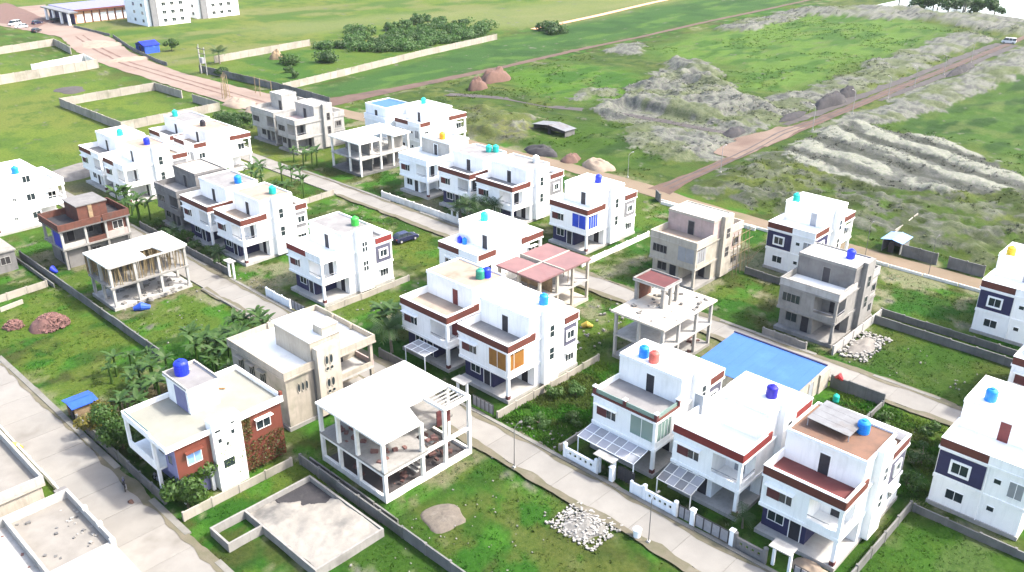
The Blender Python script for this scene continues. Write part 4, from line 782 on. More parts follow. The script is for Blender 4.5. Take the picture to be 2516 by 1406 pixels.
# ---- blue roofed shed
org = (79.4,34.6,0); T = thing('blue_roofed_shed', org, 'long walled shed under a bright blue sheet roof', 'shed'); FOOT.append((78.8,90,34,46.6)); bd = lambda mb, nm, mat, par=T: mb.build(nm, mat, par, org)
bd(MB().box(79.6,87.4,34.8,45.8,-.2,2.85), 'wall', 'cream'); bd(MB().box(87.402,89.8,34.6,46.0,-.2,2.4), 'yard_wall', 'cream')
for k in range(11):
    y = 34.35+k*1.08; mb = MB(); kk = len(mb.v); mb.v += [(79.1,y,2.95),(88.0,y,3.5),(88.0,y+1.07,3.5),(79.1,y+1.07,2.95),(79.1,y,3.0),(88.0,y,3.55),(88.0,y+1.07,3.55),(79.1,y+1.07,3.0)]
    mb.f += [tuple(kk+i for i in q) for q in ((3,2,1,0),(4,5,6,7),(0,1,5,4),(1,2,6,5),(2,3,7,6),(3,0,4,7))]; bd(mb, 'roof_sheet', 'tin_blue')
bd(MB().box(87.9,88.12,34.3,46.3,3.56,3.66), 'roof_edge', 'navy'); door(T, org, '-Y', 34.8, 85, 86, .1, 2.2, 'door_grey', 'cream')
# ---- low foundation in the foreground
org = (30.4,51.8,0); T = thing('foundation', org, 'low house foundation filled with grey mud beside the drain wall', 'foundation'); FOOT.append((26.8,38,51.5,63.2)); bd = lambda mb, nm, mat, par=T: mb.build(nm, mat, par, org)
for bxs in ((30.4,30.6,51.8,62.998),(37.55,37.75,51.8,62.998),(30.602,37.548,51.8,52.0),(30.4,37.75,63.0,63.2)): bd(MB().box(*bxs,-.3,.8), 'foundation_wall', 'concrete')
for bxs in ((27.0,27.2,60,62.99),(27.202,30.398,60,60.2),(27.0,30.398,63.0,63.2)): bd(MB().box(*bxs,-.3,.84), 'foundation_wall', 'concrete')
xs = np.linspace(30.66,37.49,34); ys = np.linspace(52.06,62.99,52); A, B_ = np.meshgrid(xs, ys, indexing='ij'); Hh = .45+.34*fbm(A/1.6,B_/1.6,4)+.16*fbm(A/.5,B_/.5,3)-.75*np.clip((A-34.6+1.5*fbm(A,B_,3))/2.2,0,1)*np.clip((B_-58.6+1.5*fbm(A/.8+9,B_,3))/2.6,0,1)-.45*np.clip((B_-61.2)/1.3,0,1)
Hh = np.maximum(Hh, .1); bd(MB().box(33.6,37.54,57.6,62.99,.12,.26), 'wet_mud', 'soil_black')
o = grid_mesh('mud_fill', A-30.4, B_-51.8, Hh, MATS['mud']); o.parent = T
# ---- flat roofed building at bottom left
org = (12,64,0); T = thing('flat_roofed_building', org, 'flat roofed building with littered walled terraces at the bottom left corner', 'building'); FOOT.append((-4,20.1,50,100)); bd = lambda mb, nm, mat, par=T: mb.build(nm, mat, par, org)
bd(MB().box(9,18.9,58,73.4,-.2,2.95), 'wall', 'cream'); bd(MB().box(4,18.2,77.2,100,-.2,2.95), 'wall', 'cream')
bd(MB().box(8.8,19.3,57.8,73.6,2.95,3.15), 'roof_slab', 'slab_cream'); bd(MB().box(3.8,18.5,77.0,100.2,2.95,3.15), 'roof_slab', 'slab_cream'); bd(MB().box(14.1,19.2,64.0,73.4,3.152,3.17), 'terrace_floor', 'terrace_cement'); bd(MB().box(8.9,13.7,58,73.4,3.152,3.18), 'terrace_floor', 'concrete_light'); bd(MB().box(4,18.2,77.3,100,3.152,3.17), 'terrace_floor', 'terrace_cement')
for bxs in ((19.05,19.3,63.8,73.35),(13.75,14.0,58,73.35),(14.002,19.048,63.6,63.85),(8.8,19.3,73.352,73.6),(18.25,18.5,77.0,100),(4,18.248,77.0,77.25)): bd(MB().box(*bxs,3.171,4.0), 'parapet', 'concrete_light')
for (x, y) in ((19.15,66.5),(19.15,69.5),(19.0,63.7)): bd(MB().box(x-.2,x+.2,y-.2,y+.2,4.001,4.3), 'parapet_stub', 'white_dirty')
bd(MB().box(18.9,19.25,60.0,60.35,-.2,2.94), 'column', 'white_dirty'); bd(MB().box(18.95,20.0,73.9,76.8,-.2,2.2), 'alley_wall', 'concrete_grey')
for (bx0,bx1,by0,by1,sd_,m_) in ((14.3,19,64,73.2,11,'concrete_dark'),(9,13.6,63,73,12,'brick_pile'),(17.6,18.9,64.5,72.5,14,'rubble')): rubble_pieces(16, bx0,bx1,by0,by1, 3.17, .08, .3, sd_).build('roof_litter', m_, T, org, 'stuff')
# ------------------------------------------------------------------ far buildings at the top left
org = (145,380,0); T = thing('shop_building', org, 'long low salmon shop building with white shutters and dark porch', 'building'); bd = lambda mb, nm, mat, par=T: mb.build(nm, mat, par, org)
bd(MB().box(145,176,381,405,-.2,4.6), 'wall', 'salmon'); bd(MB().box(141.5,145.5,376,404,4.6,5.0), 'porch_roof', 'tin_grey'); bd(MB().box(145.502,178,379.6,406,4.6,5.2), 'roof', 'lavender'); bd(MB().box(145.3,178,379.4,379.58,4.7,5.4), 'roof_fascia', 'brick_red_paint')
bd(MB().box(144.7,144.98,379,404,-.2,4.6), 'dark_front', 'navy')
for k in range(8): bd(MB().box(146.6+k*3.2, 149.0+k*3.2, 380.85, 380.97, .2, 3.4), 'shutter', 'white'); bd(MB().box(149.4+k*3.2, 149.7+k*3.2, 380.7, 380.98, -.2, 4.59), 'pilaster', 'maroon')
for k in range(4): bd(MB().box(141.7, 142.4, 377+k*7.5, 378.2+k*7.5, -.2, 4.59), 'porch_column', 'white')
for nm, lab, x0, y0, x1, y1, fl in (('apartment_block', 'pale grey apartment block with dark windows behind the blue hut', 162.4, 351.2, 179.6, 371, 4), ('apartment_block', 'white apartment block at the top edge right of the grey one', 186.5, 356.5, 205, 374, 4)):
    org = (x0,y0,0); T = thing(nm, org, lab, 'apartment block', 'far apartment blocks'); bd = lambda mb, n_, mat, par=T: mb.build(n_, mat, par, org)
    bd(MB().box(x0+4,x1,y0,y1,-.2,3.1*fl), 'wall', 'white'); bd(MB().box(x0,x0+3.98,y0+1.5,y1,-.2,3.1*fl-.5), 'wall', 'white_blue'); bd(MB().box(x0+3.8,x1+.3,y0-.3,y1+.3,3.1*fl,3.1*fl+.3), 'roof_slab', 'white'); bd(MB().box(x0+1.5,x0+3.98,y0+.1,y0+1.49,-.2,3.1*fl-.2), 'stair_wall', 'slate_light')
    for k in range(fl):
        for q in range(3):
            a = x0+6+q*3.6; window(T, org, '-Y', y0, a, a+1.6, 1.1+3.1*k, 2.5+3.1*k, 'white', 'glass', 'white')
        for q in range(2): a = y0+4+q*7; window(T, org, '-X', x0, a, a+1.8, 1.1+3.0*k, 2.4+3.0*k, 'white_blue', 'glass')
# ------------------------------------------------------------------ boundary walls, gates and fences
def wall_run(label, pts, h, mat='wall_cream', pitch=2.6, th=.16, name='boundary_wall', post=True, group='plot boundary walls', cap=None, uneven=.05, z0=-.25):
    org = (pts[0][0], pts[0][1], 0); T = thing(name, org, label, 'wall', group); r = random.Random(hash(label) % 9999)
    for (xa, ya), (xb, yb) in zip(pts, pts[1:]):
        L = math.hypot(xb-xa, yb-ya); n = max(1, int(round(L/pitch))); a = math.atan2(yb-ya, xb-xa)
        me = MB().box(.08, L/n-.08, -th/2, th/2, z0, h); pm_ = None; pp = None
        for k in range(n):
            x, y = xa+(xb-xa)*k/n-org[0], ya+(yb-ya)*k/n-org[1]; dz = r.uniform(-uneven, uneven)
            if pm_ is None: o = me.build('wall_panel', mat, T); pm_ = o.data; o.location = (x,y,dz); o.rotation_euler = (0,0,a+r.uniform(-.004,.004))
            else: dupmesh(pm_, 'wall_panel', T, (x,y,dz), (r.uniform(-.02,.02),0,a+r.uniform(-.006,.006)))
            if post:
                if pp is None: o = MB().box(-.11,.11,-.13,.13,z0,h+.08).build('post', mat, T); pp = o.data; o.location = (x,y,0); o.rotation_euler = (0,0,a)
                else: dupmesh(pp, 'post', T, (x,y,r.uniform(-.03,.03)), (0,0,a))
        if post: dupmesh(pp, 'post', T, (xb-org[0],yb-org[1],0), (0,0,a))
    return T
W_ = wall_run
W_('dark drain wall between the mud foundation and the white frame', [(38.8,41),(38.8,66.4)], 1.1, 'wall_grey', 3.0)
W_('second low drain wall close to the white frame plinth', [(39.6,52),(39.6,66)], .6, 'wall_grey', 3.2, post=False)
W_('long mossy wall running past the brick pile and shored slab', [(39.4,97.5),(39.4,143)], 1.15, 'wall_grey', 3.2)
W_('low kerb wall parallel to the long mossy wall at left', [(38.6,128),(38.6,146)], .5, 'wall_grey', 3.6, post=False)
W_('cream wall stub at the left edge above the brick pile', [(27,128.2),(38.0,129.2)], .9, 'wall_cream', 2.8)
W_('low slab edge at the left edge above the red brick pile', [(27,124.6),(33.6,126.0)], .55, 'wall_cream', 3.3, post=False)
W_('mossy wall beside the bottom right villa and green plot', [(59.5,18.9),(74,18.9)], .95, 'wall_grey', 2.9)
W_('dark low wall running from the corner to the right edge', [(74.2,18.6),(74.2,4)], .7, 'wall_grey', 2.9)
W_('cream side wall of the orange balcony villa', [(58.4,57.7),(76,57.7)], .85, 'wall_cream', 2.9)
W_('grey side wall of the villa with four pane windows', [(58.2,92.8),(75.5,92.8)], .75, 'wall_cream', 2.9)
W_('pale side wall of the royal blue balcony villa', [(97,77.6),(114.2,77.6)], .8, 'white_dirty', 2.9)
W_('long low wall across the green plot at right', [(109.5,12),(109.5,37.4)], 1.0, 'wall_grey', 3.0)
W_('short rear wall beside the yellow tank villa', [(112.4,20),(112.4,37.8)], .9, 'wall_grey', 3.0)
W_('pale kerb wall along the dirt street at right', [(129.1,8),(129.1,48.8)], .4, 'white_dirty', 5, post=False, uneven=.02)
W_('pale kerb wall along the dirt street behind pinkish house', [(129.4,58.2),(130.0,86.5)], .4, 'white_dirty', 5, post=False, uneven=.02)
W_('grey wall with gap beside the pale hut', [(134.9,32),(134.9,37)], 1.8, 'wall_grey', 2.5)
W_('grey wall joined to the pale hut', [(134.9,38.8),(134.9,44)], 1.8, 'wall_grey', 2.6)
W_('cream block wall round the walled grass plot at top left', [(84.4,206.2),(84.4,241.2),(110.3,241.8),(110.5,227)], 2.0, 'wall_cream', 3.3)
W_('near cream wall of the walled grass plot with open gap', [(84.4,205.9),(110.4,207.4),(110.4,220.8)], 2.0, 'wall_cream', 3.3)
W_('cream panel wall on the left edge below the parked cars', [(96,330.4),(119.6,335.2),(116.8,314.4)], 2.3, 'wall_cream', 3.2)
W_('bright return wall beside the pale dirt road', [(96.4,292.6),(114.6,298.4),(112.9,286.6)], 2.2, 'white_dirty', 3.6)
W_('long cream panel wall in the field at far left', [(80,280),(113,284.6)], 2.6, 'wall_cream', 3.9)
W_('long pale wall running up beside the green field', [(134.6,215.6),(155.5,219),(194.6,226.4),(235.4,231.6)], 1.9, 'wall_cream', 3.0)
W_('pale panel wall in front of the far tree clump', [(142,265.6),(181,270)], 2.1, 'wall_cream', 3.4)
W_('dark roadside wall behind the bamboo frame', [(131.6,256),(133.4,226),(133.9,213.5),(133.2,192)], 1.9, 'wall_grey', 2.8)
W_('low dark wall edging the pale dirt road near the blue hut', [(129.2,272),(129.8,280),(134.6,309),(141.6,338)], 1.0, 'wall_grey', 3.2, post=False)
W_('low dark wall edging the road below the shop building', [(141.8,341),(141.2,372)], .8, 'wall_grey', 3.2, post=False)
W_('dirt topped wall between red house and mud foundation', [(26.4,66.9),(38.0,66.9)], .8, 'wall_cream', 2.9)
W_('dark wall with end posts beside the upper street', [(90.0,34.3),(90.0,28.2)], 1.5, 'wall_grey', 2.0)
W_('low wall leading from the dark posts to the rust roof villa', [(89.8,28.2),(76.6,28.2)], .7, 'wall_grey', 3.0)
W_('cream wall across the plot beside the banana garden', [(80,131.8),(91,132.6)], .9, 'wall_cream', 2.8)
W_('mossy front wall of the red walled house', [(26.3,70.4),(26.3,90)], 1.1, 'wall_grey', 2.4)
W_('front wall of the twin villas at the head of the street', [(58.3,113.8),(58.3,142)], 1.1, 'wall_grey', 2.4)
W_('front wall of the villa with four pane windows', [(58.3,97.6),(58.3,103.4)], 1.2, 'white_blue', 1.9)
W_('front wall of the peach roof villa', [(58.3,67.5),(58.3,78)], 1.1, 'wall_grey', 2.1)
W_('front wall of the brown band villas on the upper street', [(96.5,96),(96.5,125)], 1.1, 'white_dirty', 2.2)
W_('front wall of the unfinished grey house with blue tank', [(96.1,40.6),(96.1,46.5)], 1.0, 'concrete', 1.5)
W_('side wall of the unfinished grey house with blue tank', [(97.4,37.6),(111.4,37.6)], 1.1, 'concrete_light', 2.8)
W_('back wall behind the unfinished grey house', [(111.9,47),(111.9,58.2)], 1.0, 'wall_grey', 2.8)
W_('dark posts wall at the bend of the dirt street', [(129.4,85.9),(130.6,87.6)], 1.6, 'wall_grey', 1.0)
W_('pale wall behind the grassy corner plot', [(128.6,66),(128.9,85.4)], .5, 'white_dirty', 4, post=False)
W_('cream wall stub on the rough mound at right', [(142.7,48.4),(148,48.4),(153.6,48.8)], .9, 'wall_cream', 2.7, post=False, z0=-1.5)
W_('low side wall beside the glass railing villa', [(58.6,48.9),(75,48.9)], .7, 'wall_cream', 2.9)
W_('kerb wall of the bottom left terrace', [(20.05,77.3),(20.05,96)], .5, 'white_dirty', 3)
# front yards in the bottom row
def balustrade(label, x, y0, y1, n, mat='white_blue', h=1.25):
    org = (x, y0, 0); T = thing('balustrade_wall', org, label, 'wall'); bd = lambda mb, nm, m_=mat: mb.build(nm, m_, T, org)
    bd(MB().box(x-.1,x+.1,y0,y1,-.1,.5), 'base'); bd(MB().box(x-.12,x+.12,y0,y1,h-.3,h), 'top_rail')
    w = (y1-y0)/(2*n+1)
    for k in range(n+1): bd(MB().box(x-.08,x+.08,y0+2*k*w,y0+(2*k+1)*w,.502,h-.302), 'baluster')
    for y in (y0-.16, y1+.16): bd(MB().box(x-.19,x+.19,y-.15,y+.15,-.1,h+.35), 'pillar'); bd(MB().tube([(x,y,h+.351),(x,y,h+.42),(x,y,h+.6)], [.2,.24,.02], 10), 'pillar_cap')
balustrade('white slotted front wall of the glass railing villa', 58.1, 43.9, 47.6, 5)
balustrade('white slotted front wall between the two porches', 58.1, 34.5, 37.7, 5)
balustrade('dark baluster fence beside the bottom right villa', 58.2, 25.4, 28.0, 4, 'concrete_grey', 1.2)
W_('white wall stub between two porch gates', [(58.1,38.2),(58.1,39.4)], 1.3, 'white_blue', 1.2)
def gate(label, x, y0, y1, n, h=1.35, mat='metal_grey', name='gate'):
    org = (x, y0, 0); T = thing(name, org, label, 'gate'); bd = lambda mb, nm, m_: mb.build(nm, m_, T, org)
    w = (y1-y0)/n
    for k in range(n): bd(MB().box(x-.02,x+.02,y0+k*w+.06,y0+(k+1)*w-.06,.15,h), 'gate_panel', mat)
    for k in range(n+1): bd(MB().box(x-.04,x+.04,y0+k*w-.05,y0+k*w+.05,.05,h+.08), 'gate_stile', 'metal_dark')
    bd(MB().box(x-.035,x+.035,y0,y1,h+.082,h+.14), 'gate_rail', 'metal_dark')
gate('grey panelled gate under the dark blue tank villa', 58.1, 28.8, 32.2, 4); gate('small grey panelled gate next to the slotted wall', 58.1, 32.8, 34.0, 2)
gate('dark open barred gate of the glass railing villa', 58.9, 39.7, 41.6, 6, 1.5, 'metal_dark')
gate('grey gate of the orange balcony villa', 58.4, 58.4, 61.6, 5, 1.3); gate('grey barred gate of the bottom right villa', 58.3, 19.6, 22.6, 5, 1.3)
gate('pale gate of the villa with four pane windows', 58.3, 94.0, 97.2, 4, 1.3, 'metal_grey')
for lab, x, y in (('white gate pillar between two grey gates',58.1,32.5),('white gate pillar at the corner of the dark baluster fence',58.15,28.45),('white gate pillar beside the open dark gate',58.1,41.8)):
    T = thing('gate_pillar', (x,y,0), lab, 'gate pillar', 'white gate pillars'); MB().box(-.2,.2,-.2,.2,-.1,1.7).build('shaft', 'white_blue', T); MB().box(-.25,.25,-.25,.25,1.701,1.8).build('cap', 'white_blue', T)
def hood(label, x, y, ry=1.2, rx=1.1, h=2.3, mat='white_blue'):
    T = thing('gate_hood', (x,y,0), label, 'gate hood', 'small gate hoods')
    for s in (-1,1): MB().box(-.12,.12,s*ry*.75-.12,s*ry*.75+.12,-.1,h).build('post', mat, T)
    MB().prism([(-rx*.7,-ry),(rx*.5,-ry),(rx*.5,ry),(-rx*.7,ry)], h, h+.1).build('hood_slab', 'concrete_light', T)
hood('pale gate hood in front of the glass railing villa', 58.6, 42.8); hood('pale gate hood by the bottom right villa', 58.6, 23.9, 1.0); hood('pale gate hood of the orange balcony villa', 58.7, 63.6, 1.0); hood('pale gate hood in front of the twin villa at street head', 58.2, 112.6, .9, .9, 2.6, 'white_blue'); hood('pale gate hood beside the front wall on upper street', 96.6, 105.4, .9, .9)
def porch_roof(label, x0, x1, y0, y1, zf, zb, n, mat, edge, z_rows=1):
    org = (x0, y0, 0); T = thing('porch_canopy', org, label, 'canopy'); w = (y1-y0)/n
    for k in range(n):
        mb = MB(); a, b_ = y0+k*w+.03, y0+(k+1)*w-.03
        mb.v += [(x0,a,zf),(x1,a,zb),(x1,b_,zb),(x0,b_,zf),(x0,a,zf+.04),(x1,a,zb+.04),(x1,b_,zb+.04),(x0,b_,zf+.04)]; mb.f += [(3,2,1,0),(4,5,6,7),(0,1,5,4),(1,2,6,5),(2,3,7,6),(3,0,4,7)]
        mb.build('roof_sheet', mat if k%2 else 'poly_dark', T, org)
    for k in range(n+1): MB().tube([(x0,y0+k*w,zf+.06),(x1,y0+k*w,zb+.06)], .035, 5).build('rafter', edge, T, org)
    for t in (0,.5,1): MB().tube([(x0+(x1-x0)*t,y0,zf+(zb-zf)*t+.09),(x0+(x1-x0)*t,y1,zf+(zb-zf)*t+.09)], .04, 5).build('purlin', edge, T, org)
    for y in (y0+.05, y1-.05): MB().tube([(x0+.1,y,-.1),(x0+.1,y,zf)], .06, 8).build('post', edge, T, org)
porch_roof('lavender glazed porch canopy of the glass railing villa', 58.9, 61.2, 39.9, 46.9, 2.5, 2.95, 6, 'poly', 'white_blue'); porch_roof('grey glazed porch canopy in the middle of the bottom row', 58.9, 61.2, 33.4, 37.2, 2.3, 2.9, 4, 'tin_grey', 'white_dirty'); porch_roof('open porch grid in front of the peach roof villa', 59.0, 61.2, 70.4, 74.0, 2.5, 2.6, 3, 'poly_dark', 'white_blue')
# ------------------------------------------------------------------ poles
def pole(label, x, y, h, arm=0, mat='concrete_dark', r=.05, group='street poles', d=(1,0), name='street_lamp'):
    T = thing(name, (x,y,0), label, 'pole', group); MB().tube([(0,0,-.3),(0,0,h)], [r,r*.65], 8).build('pole_shaft', mat, T); MB().box(-.14,.14,-.14,.14,-.3,.25).build('footing', 'concrete_light', T)
    if arm: MB().tube([(0,0,h-.05),(d[0]*arm*.5,d[1]*arm*.5,h+.25),(d[0]*arm,d[1]*arm,h+.3)], r*.55, 6).build('arm', mat, T); MB().box(d[0]*arm-.12,d[0]*arm+.3,d[1]*arm-.1,d[1]*arm+.1,h+.24,h+.33).build('lamp_head', mat, T)
pole('street lamp beside the white frame on the bottom street', 53.1, 50.2, 4.8, .8); pole('street lamp by the white bin on the bottom street', 53.4, 34.0, 4.8, .8)
pole('street lamp with curved arm at the dirt street', 137.2, 99, 4.6, 1.2, 'metal_grey'); pole('tall bare pole beside the dirt street at right', 129.4, 37.9, 6.0, 1.0); pole('bare pole behind the unfinished grey house', 128.4, 47.2, 6.0, .8)
for k, (x, y, w) in enumerate(((195.7,89.2,'nearest pole along the red dirt road'),(217.5,89.4,'second pole along the red dirt road'),(240.1,89.8,'third pole along the red dirt road'),(259.2,90.2,'fourth pole along the red dirt road'),(282,90.4,'fifth pole along the red dirt road'),(308,91.2,'farthest pole along the red dirt road'))): pole('white '+w, x, y, 5.6, .9, 'concrete_light', .08, d=(0,1))
pole('thin lamp at the junction of red and dirt roads', 152.5, 87.4, 5.2, 1.0, 'metal_grey', .06); pole('slim pole in the field beside the white villas', 78, 186, 5.2, 0, 'white_dirty', .05)
pole('tall concrete pole with crossarm beside roadside wall', 130.9, 253.7, 8.5, 0, 'concrete_light', .16)
T = thing('transformer_frame', (130.6,250,0), 'weathered transformer frame between poles beside the dirt road', 'transformer'); MB().tube([(0,0,-.2),(0,0,8)], .14, 8).build('post', 'concrete_light', T); MB().tube([(0,3.4,-.2),(0,3.4,8)], .14, 8).build('post', 'concrete_light', T); MB().box(-.1,.1,-.8,4.2,7.3,7.5).build('crossarm', 'metal_dark', T); MB().box(-.1,.1,-.4,3.8,5.9,6.05).build('crossarm', 'metal_dark', T); MB().box(-.5,.5,1.0,2.4,3.2,4.8).build('transformer_tank', 'metal_grey', T)
T = thing('bamboo_gate_frame', (117.4,217,0), 'tall leaning bamboo gate frame beside the pale dirt road', 'frame')
for (x, y, dx, dy, h) in ((0,0,.2,.4,6.6),(.8,.9,-.3,0,6.2),(1.8,2.2,-.5,-.4,6.8),(2.8,3.6,-.4,-.5,6.4),(.2,1.6,.6,.6,5.8),(2.2,1.2,.2,1.0,6.0)): MB().tube([(x,y,-.2),(x+dx,y+dy,h)], [.1,.07], 6).build('bamboo_pole', 'bamboo', T)
for z in (3.4, 5.2): MB().tube([(0,0,z),(2.6,3.3,z)], .05, 5).build('cross_pole', 'bamboo', T)
T = thing('bamboo_gate_frame', (127,209.4,0), 'second bamboo frame behind the unfinished pale grey house', 'frame')
for (x, y, dx, dy, h) in ((0,0,.2,.2,4.6),(-.9,4.4,.3,0,4.8),(.3,8.6,0,-.2,4.6)): MB().tube([(x,y,-.2),(x+dx,y+dy,h)], [.1,.07], 6).build('bamboo_pole', 'bamboo', T)
MB().tube([(0.1,0,4.2),(0,8.6,4.3)], .05, 5).build('cross_pole', 'bamboo', T)
# scaffolding on the side of the pinkish house
T = thing('scaffolding', (110.4,59.2,0), 'bamboo scaffolding leaning on the pinkish unfinished house', 'scaffolding')
for k in range(5): MB().tube([(-1+k*1.1,-.2,-.2),(-1.1+k*1.1,.1,6.8)], .05, 5).build('upright', 'bamboo', T)
for z in (1.6,3.2,4.8,6.2): MB().tube([(-1.6,0,z),(4.2,-.1,z+.1)], .045, 5).build('ledger', 'bamboo', T)
for (a, b_) in (((4.0,-.3,3.0),(7.4,-.9,3.6)),((3.6,-.2,1.4),(7.0,-.6,2.4)),((3.8,-.1,.6),(5.5,-.6,2.6))): MB().tube([a,b_], .045, 5).build('putlog', 'bamboo', T)
# ------------------------------------------------------------------ sheds, huts
def hut(label, x, y, L, Wd, h, wall, roof, name='hut', rz=0, rise=.5, openf=True):
    T = thing(name, (x,y,0), label, 'hut', rz=rz)
    MB().box(-L/2,L/2,-Wd/2,-Wd/2+.08,-.1,h).build('wall', wall, T); MB().box(-L/2,L/2,Wd/2-.08,Wd/2,-.1,h).build('wall', wall, T); MB().box(L/2-.08,L/2,-Wd/2+.082,Wd/2-.082,-.1,h).build('wall', wall, T)
    if not openf: MB().box(-L/2,-L/2+.08,-Wd/2+.082,Wd/2-.082,-.1,h).build('wall', wall, T)
    MB().box(-L/2-.0,-L/2+.04,-.45,.45,0,h*.85).build('doorway', 'dark_opening', T)
    for s in (-1,1):
        mb = MB(); a, b_ = (L/2+.3), (Wd/2+.3); mb.v += [(-a,0,h+rise),(a,0,h+rise),(a,s*b_,h-.08),(-a,s*b_,h-.08),(-a,0,h+rise+.05),(a,0,h+rise+.05),(a,s*b_,h-.03),(-a,s*b_,h-.03)]
        fs = [(3,2,1,0),(4,5,6,7),(0,1,5,4),(1,2,6,5),(2,3,7,6),(3,0,4,7)]; mb.f += fs if s > 0 else [q[::-1] for q in fs]; mb.build('roof_sheet', roof, T)
    MB().box(-L/2-.3,L/2+.3,-.06,.06,h+rise+.04,h+rise+.1).build('ridge', roof, T)
hut('blue tarpaulin roofed hut in the field near the road', 136.4, 299.5, 5.2, 6.4, 2.6, 'tarp_blue', 'tarp_deep', rise=1.0); hut('small blue roofed shelter beside the bushes at left', 27.4, 91.4, 2.3, 2.2, 1.9, 'timber', 'tarp_blue', rise=.15); hut('long grey roofed shed on the green verge', 152.2, 131.4, 3.4, 9.6, 1.7, 'concrete_dark', 'tin_grey', 'shed', rise=.5); hut('pale hut with sheet roof beside the dirt street', 136.6, 45.8, 3.6, 2.9, 2.0, 'tin_grey', 'pale_blue_paint', rise=.25)
# ------------------------------------------------------------------ vehicles
def car(label, x, y, rz, paint, L=4.3, Wd=1.72, H=1.48, van=False, z=0, group='parked cars'):
    T = thing('car', (x,y,z), label, 'car', group, rz)
    prof = [(-L/2,.45),(-L/2+.03,.86),(-L*.40,.95),(-L*.30,1.0),(L*.17,.98),(L*.40,.86),(L/2-.04,.70),(L/2,.42),(L/2-.1,.26),(-L/2+.1,.26)]
    if van: prof = [(-L/2,.4),(-L/2,1.1),(-L*.4,1.12),(-L*.3,1.12),(L*.3,1.1),(L*.44,1.0),(L/2-.04,.72),(L/2,.42),(L/2-.1,.26),(-L/2+.1,.26)]
    mb = MB(); n = len(prof)
    for yy, q in ((-Wd/2,.96),(-Wd*.44,1),(Wd*.44,1),(Wd/2,.96)):
        mb.v += [(px*q, yy, pz if abs(yy) < Wd*.45 else .26+(pz-.26)*.93) for px, pz in prof]
    for s in range(3):
        for i in range(n): j = (i+1)%n; mb.f.append((s*n+i,s*n+j,(s+1)*n+j,(s+1)*n+i))
    mb.f.append(tuple(range(n))[::-1]); mb.f.append(tuple(range(3*n,4*n))); mb.build('body', paint, T)
    zb, zt = (.95,H) if not van else (1.08,H+.35)
    cb = [(-L*.46,zb),(-L*.38,zt-.08),(-L*.30,zt),(L*.04,zt),(L*.10,zt-.05),(L*.27,zb)] if not van else [(-L*.49,zb),(-L*.475,zt-.05),(-L*.46,zt),(L*.25,zt),(L*.28,zt-.05),(L*.42,zb)]
    mb = MB(); n = len(cb)
    for yy, q in ((-Wd*.46,0),(-Wd*.37,1),(Wd*.37,1),(Wd*.46,0)): mb.v += [(px,(-Wd*.46 if yy < 0 else Wd*.46) if pz < zb+.01 else (-1 if yy < 0 else 1)*Wd*(.37 if abs(yy) < Wd*.4 else .375),pz) for px, pz in cb]
    for s in range(3):
        for i in range(n): j = (i+1)%n; mb.f.append((s*n+i,s*n+j,(s+1)*n+j,(s+1)*n+i))
    mb.f.append(tuple(range(n))[::-1]); mb.f.append(tuple(range(3*n,4*n))); gl = mb.build('glasshouse', 'glass', T)
    MB().prism([(cb[2][0]-.05,-Wd*.37),(cb[3][0]+.05,-Wd*.37),(cb[3][0]+.05,Wd*.37),(cb[2][0]-.05,Wd*.37)], zt-.01, zt+.035).build('roof', paint, T)
    for px in (cb[0][0]*.5, cb[0][0]*.02):
        for s in (-1,1): MB().tube([(px,s*Wd*.465,zb),(px,s*Wd*.385,zt)], .04, 5).build('pillar', paint, gl)
    for px in (-L*.31, L*.31):
        for s in (-1,1):
            w = MB().tube([(px,s*(Wd/2-.2),.31),(px,s*(Wd/2+.015),.31)], .31, 16).build('wheel', 'tyre', T); MB().tube([(px,s*(Wd/2+.0),.31),(px,s*(Wd/2+.03),.31)], .18, 12).build('rim', 'rim', w)
    for s in (-1,1): MB().box(-L/2-.01,-L/2+.12,s*Wd*.36-.14,s*Wd*.36+.14,.66,.86).build('tail_light', 'lamp_red', T); MB().box(L/2-.16,L/2-.0,s*Wd*.34-.18,s*Wd*.34+.18,.56,.70).build('headlight', 'white', T)
    MB().box(-L/2-.04,-L/2+.1,-Wd*.45,Wd*.45,.3,.48).build('bumper', 'tyre', T)
    return T
car('dark navy hatchback parked on the grass beside the upper street', 85.4, 105.2, R(-6), 'car_navy')
car('white van parked beside the black car at far top left', 127.2, 394, R(200), 'car_white', 4.8, 1.8, 1.6, True); car('white pickup in the middle of the far parked group', 126.5, 385, R(160), 'car_white', 4.6); car('black car nearest the road in the far parked group', 126.6, 370.5, R(40), 'car_black', 4.8); car('dark violet car by the far shop front', 134.6, 391, R(20), 'car_navy', 4.4); car('black car under the far shop porch', 141.6, 389.5, R(10), 'car_black', 4.4, van=True)
car('white truck at the far end of the red dirt road', 354.5, 94.0, R(100), 'car_white', 4.6, 1.8, 1.6, True, group='far vehicles')
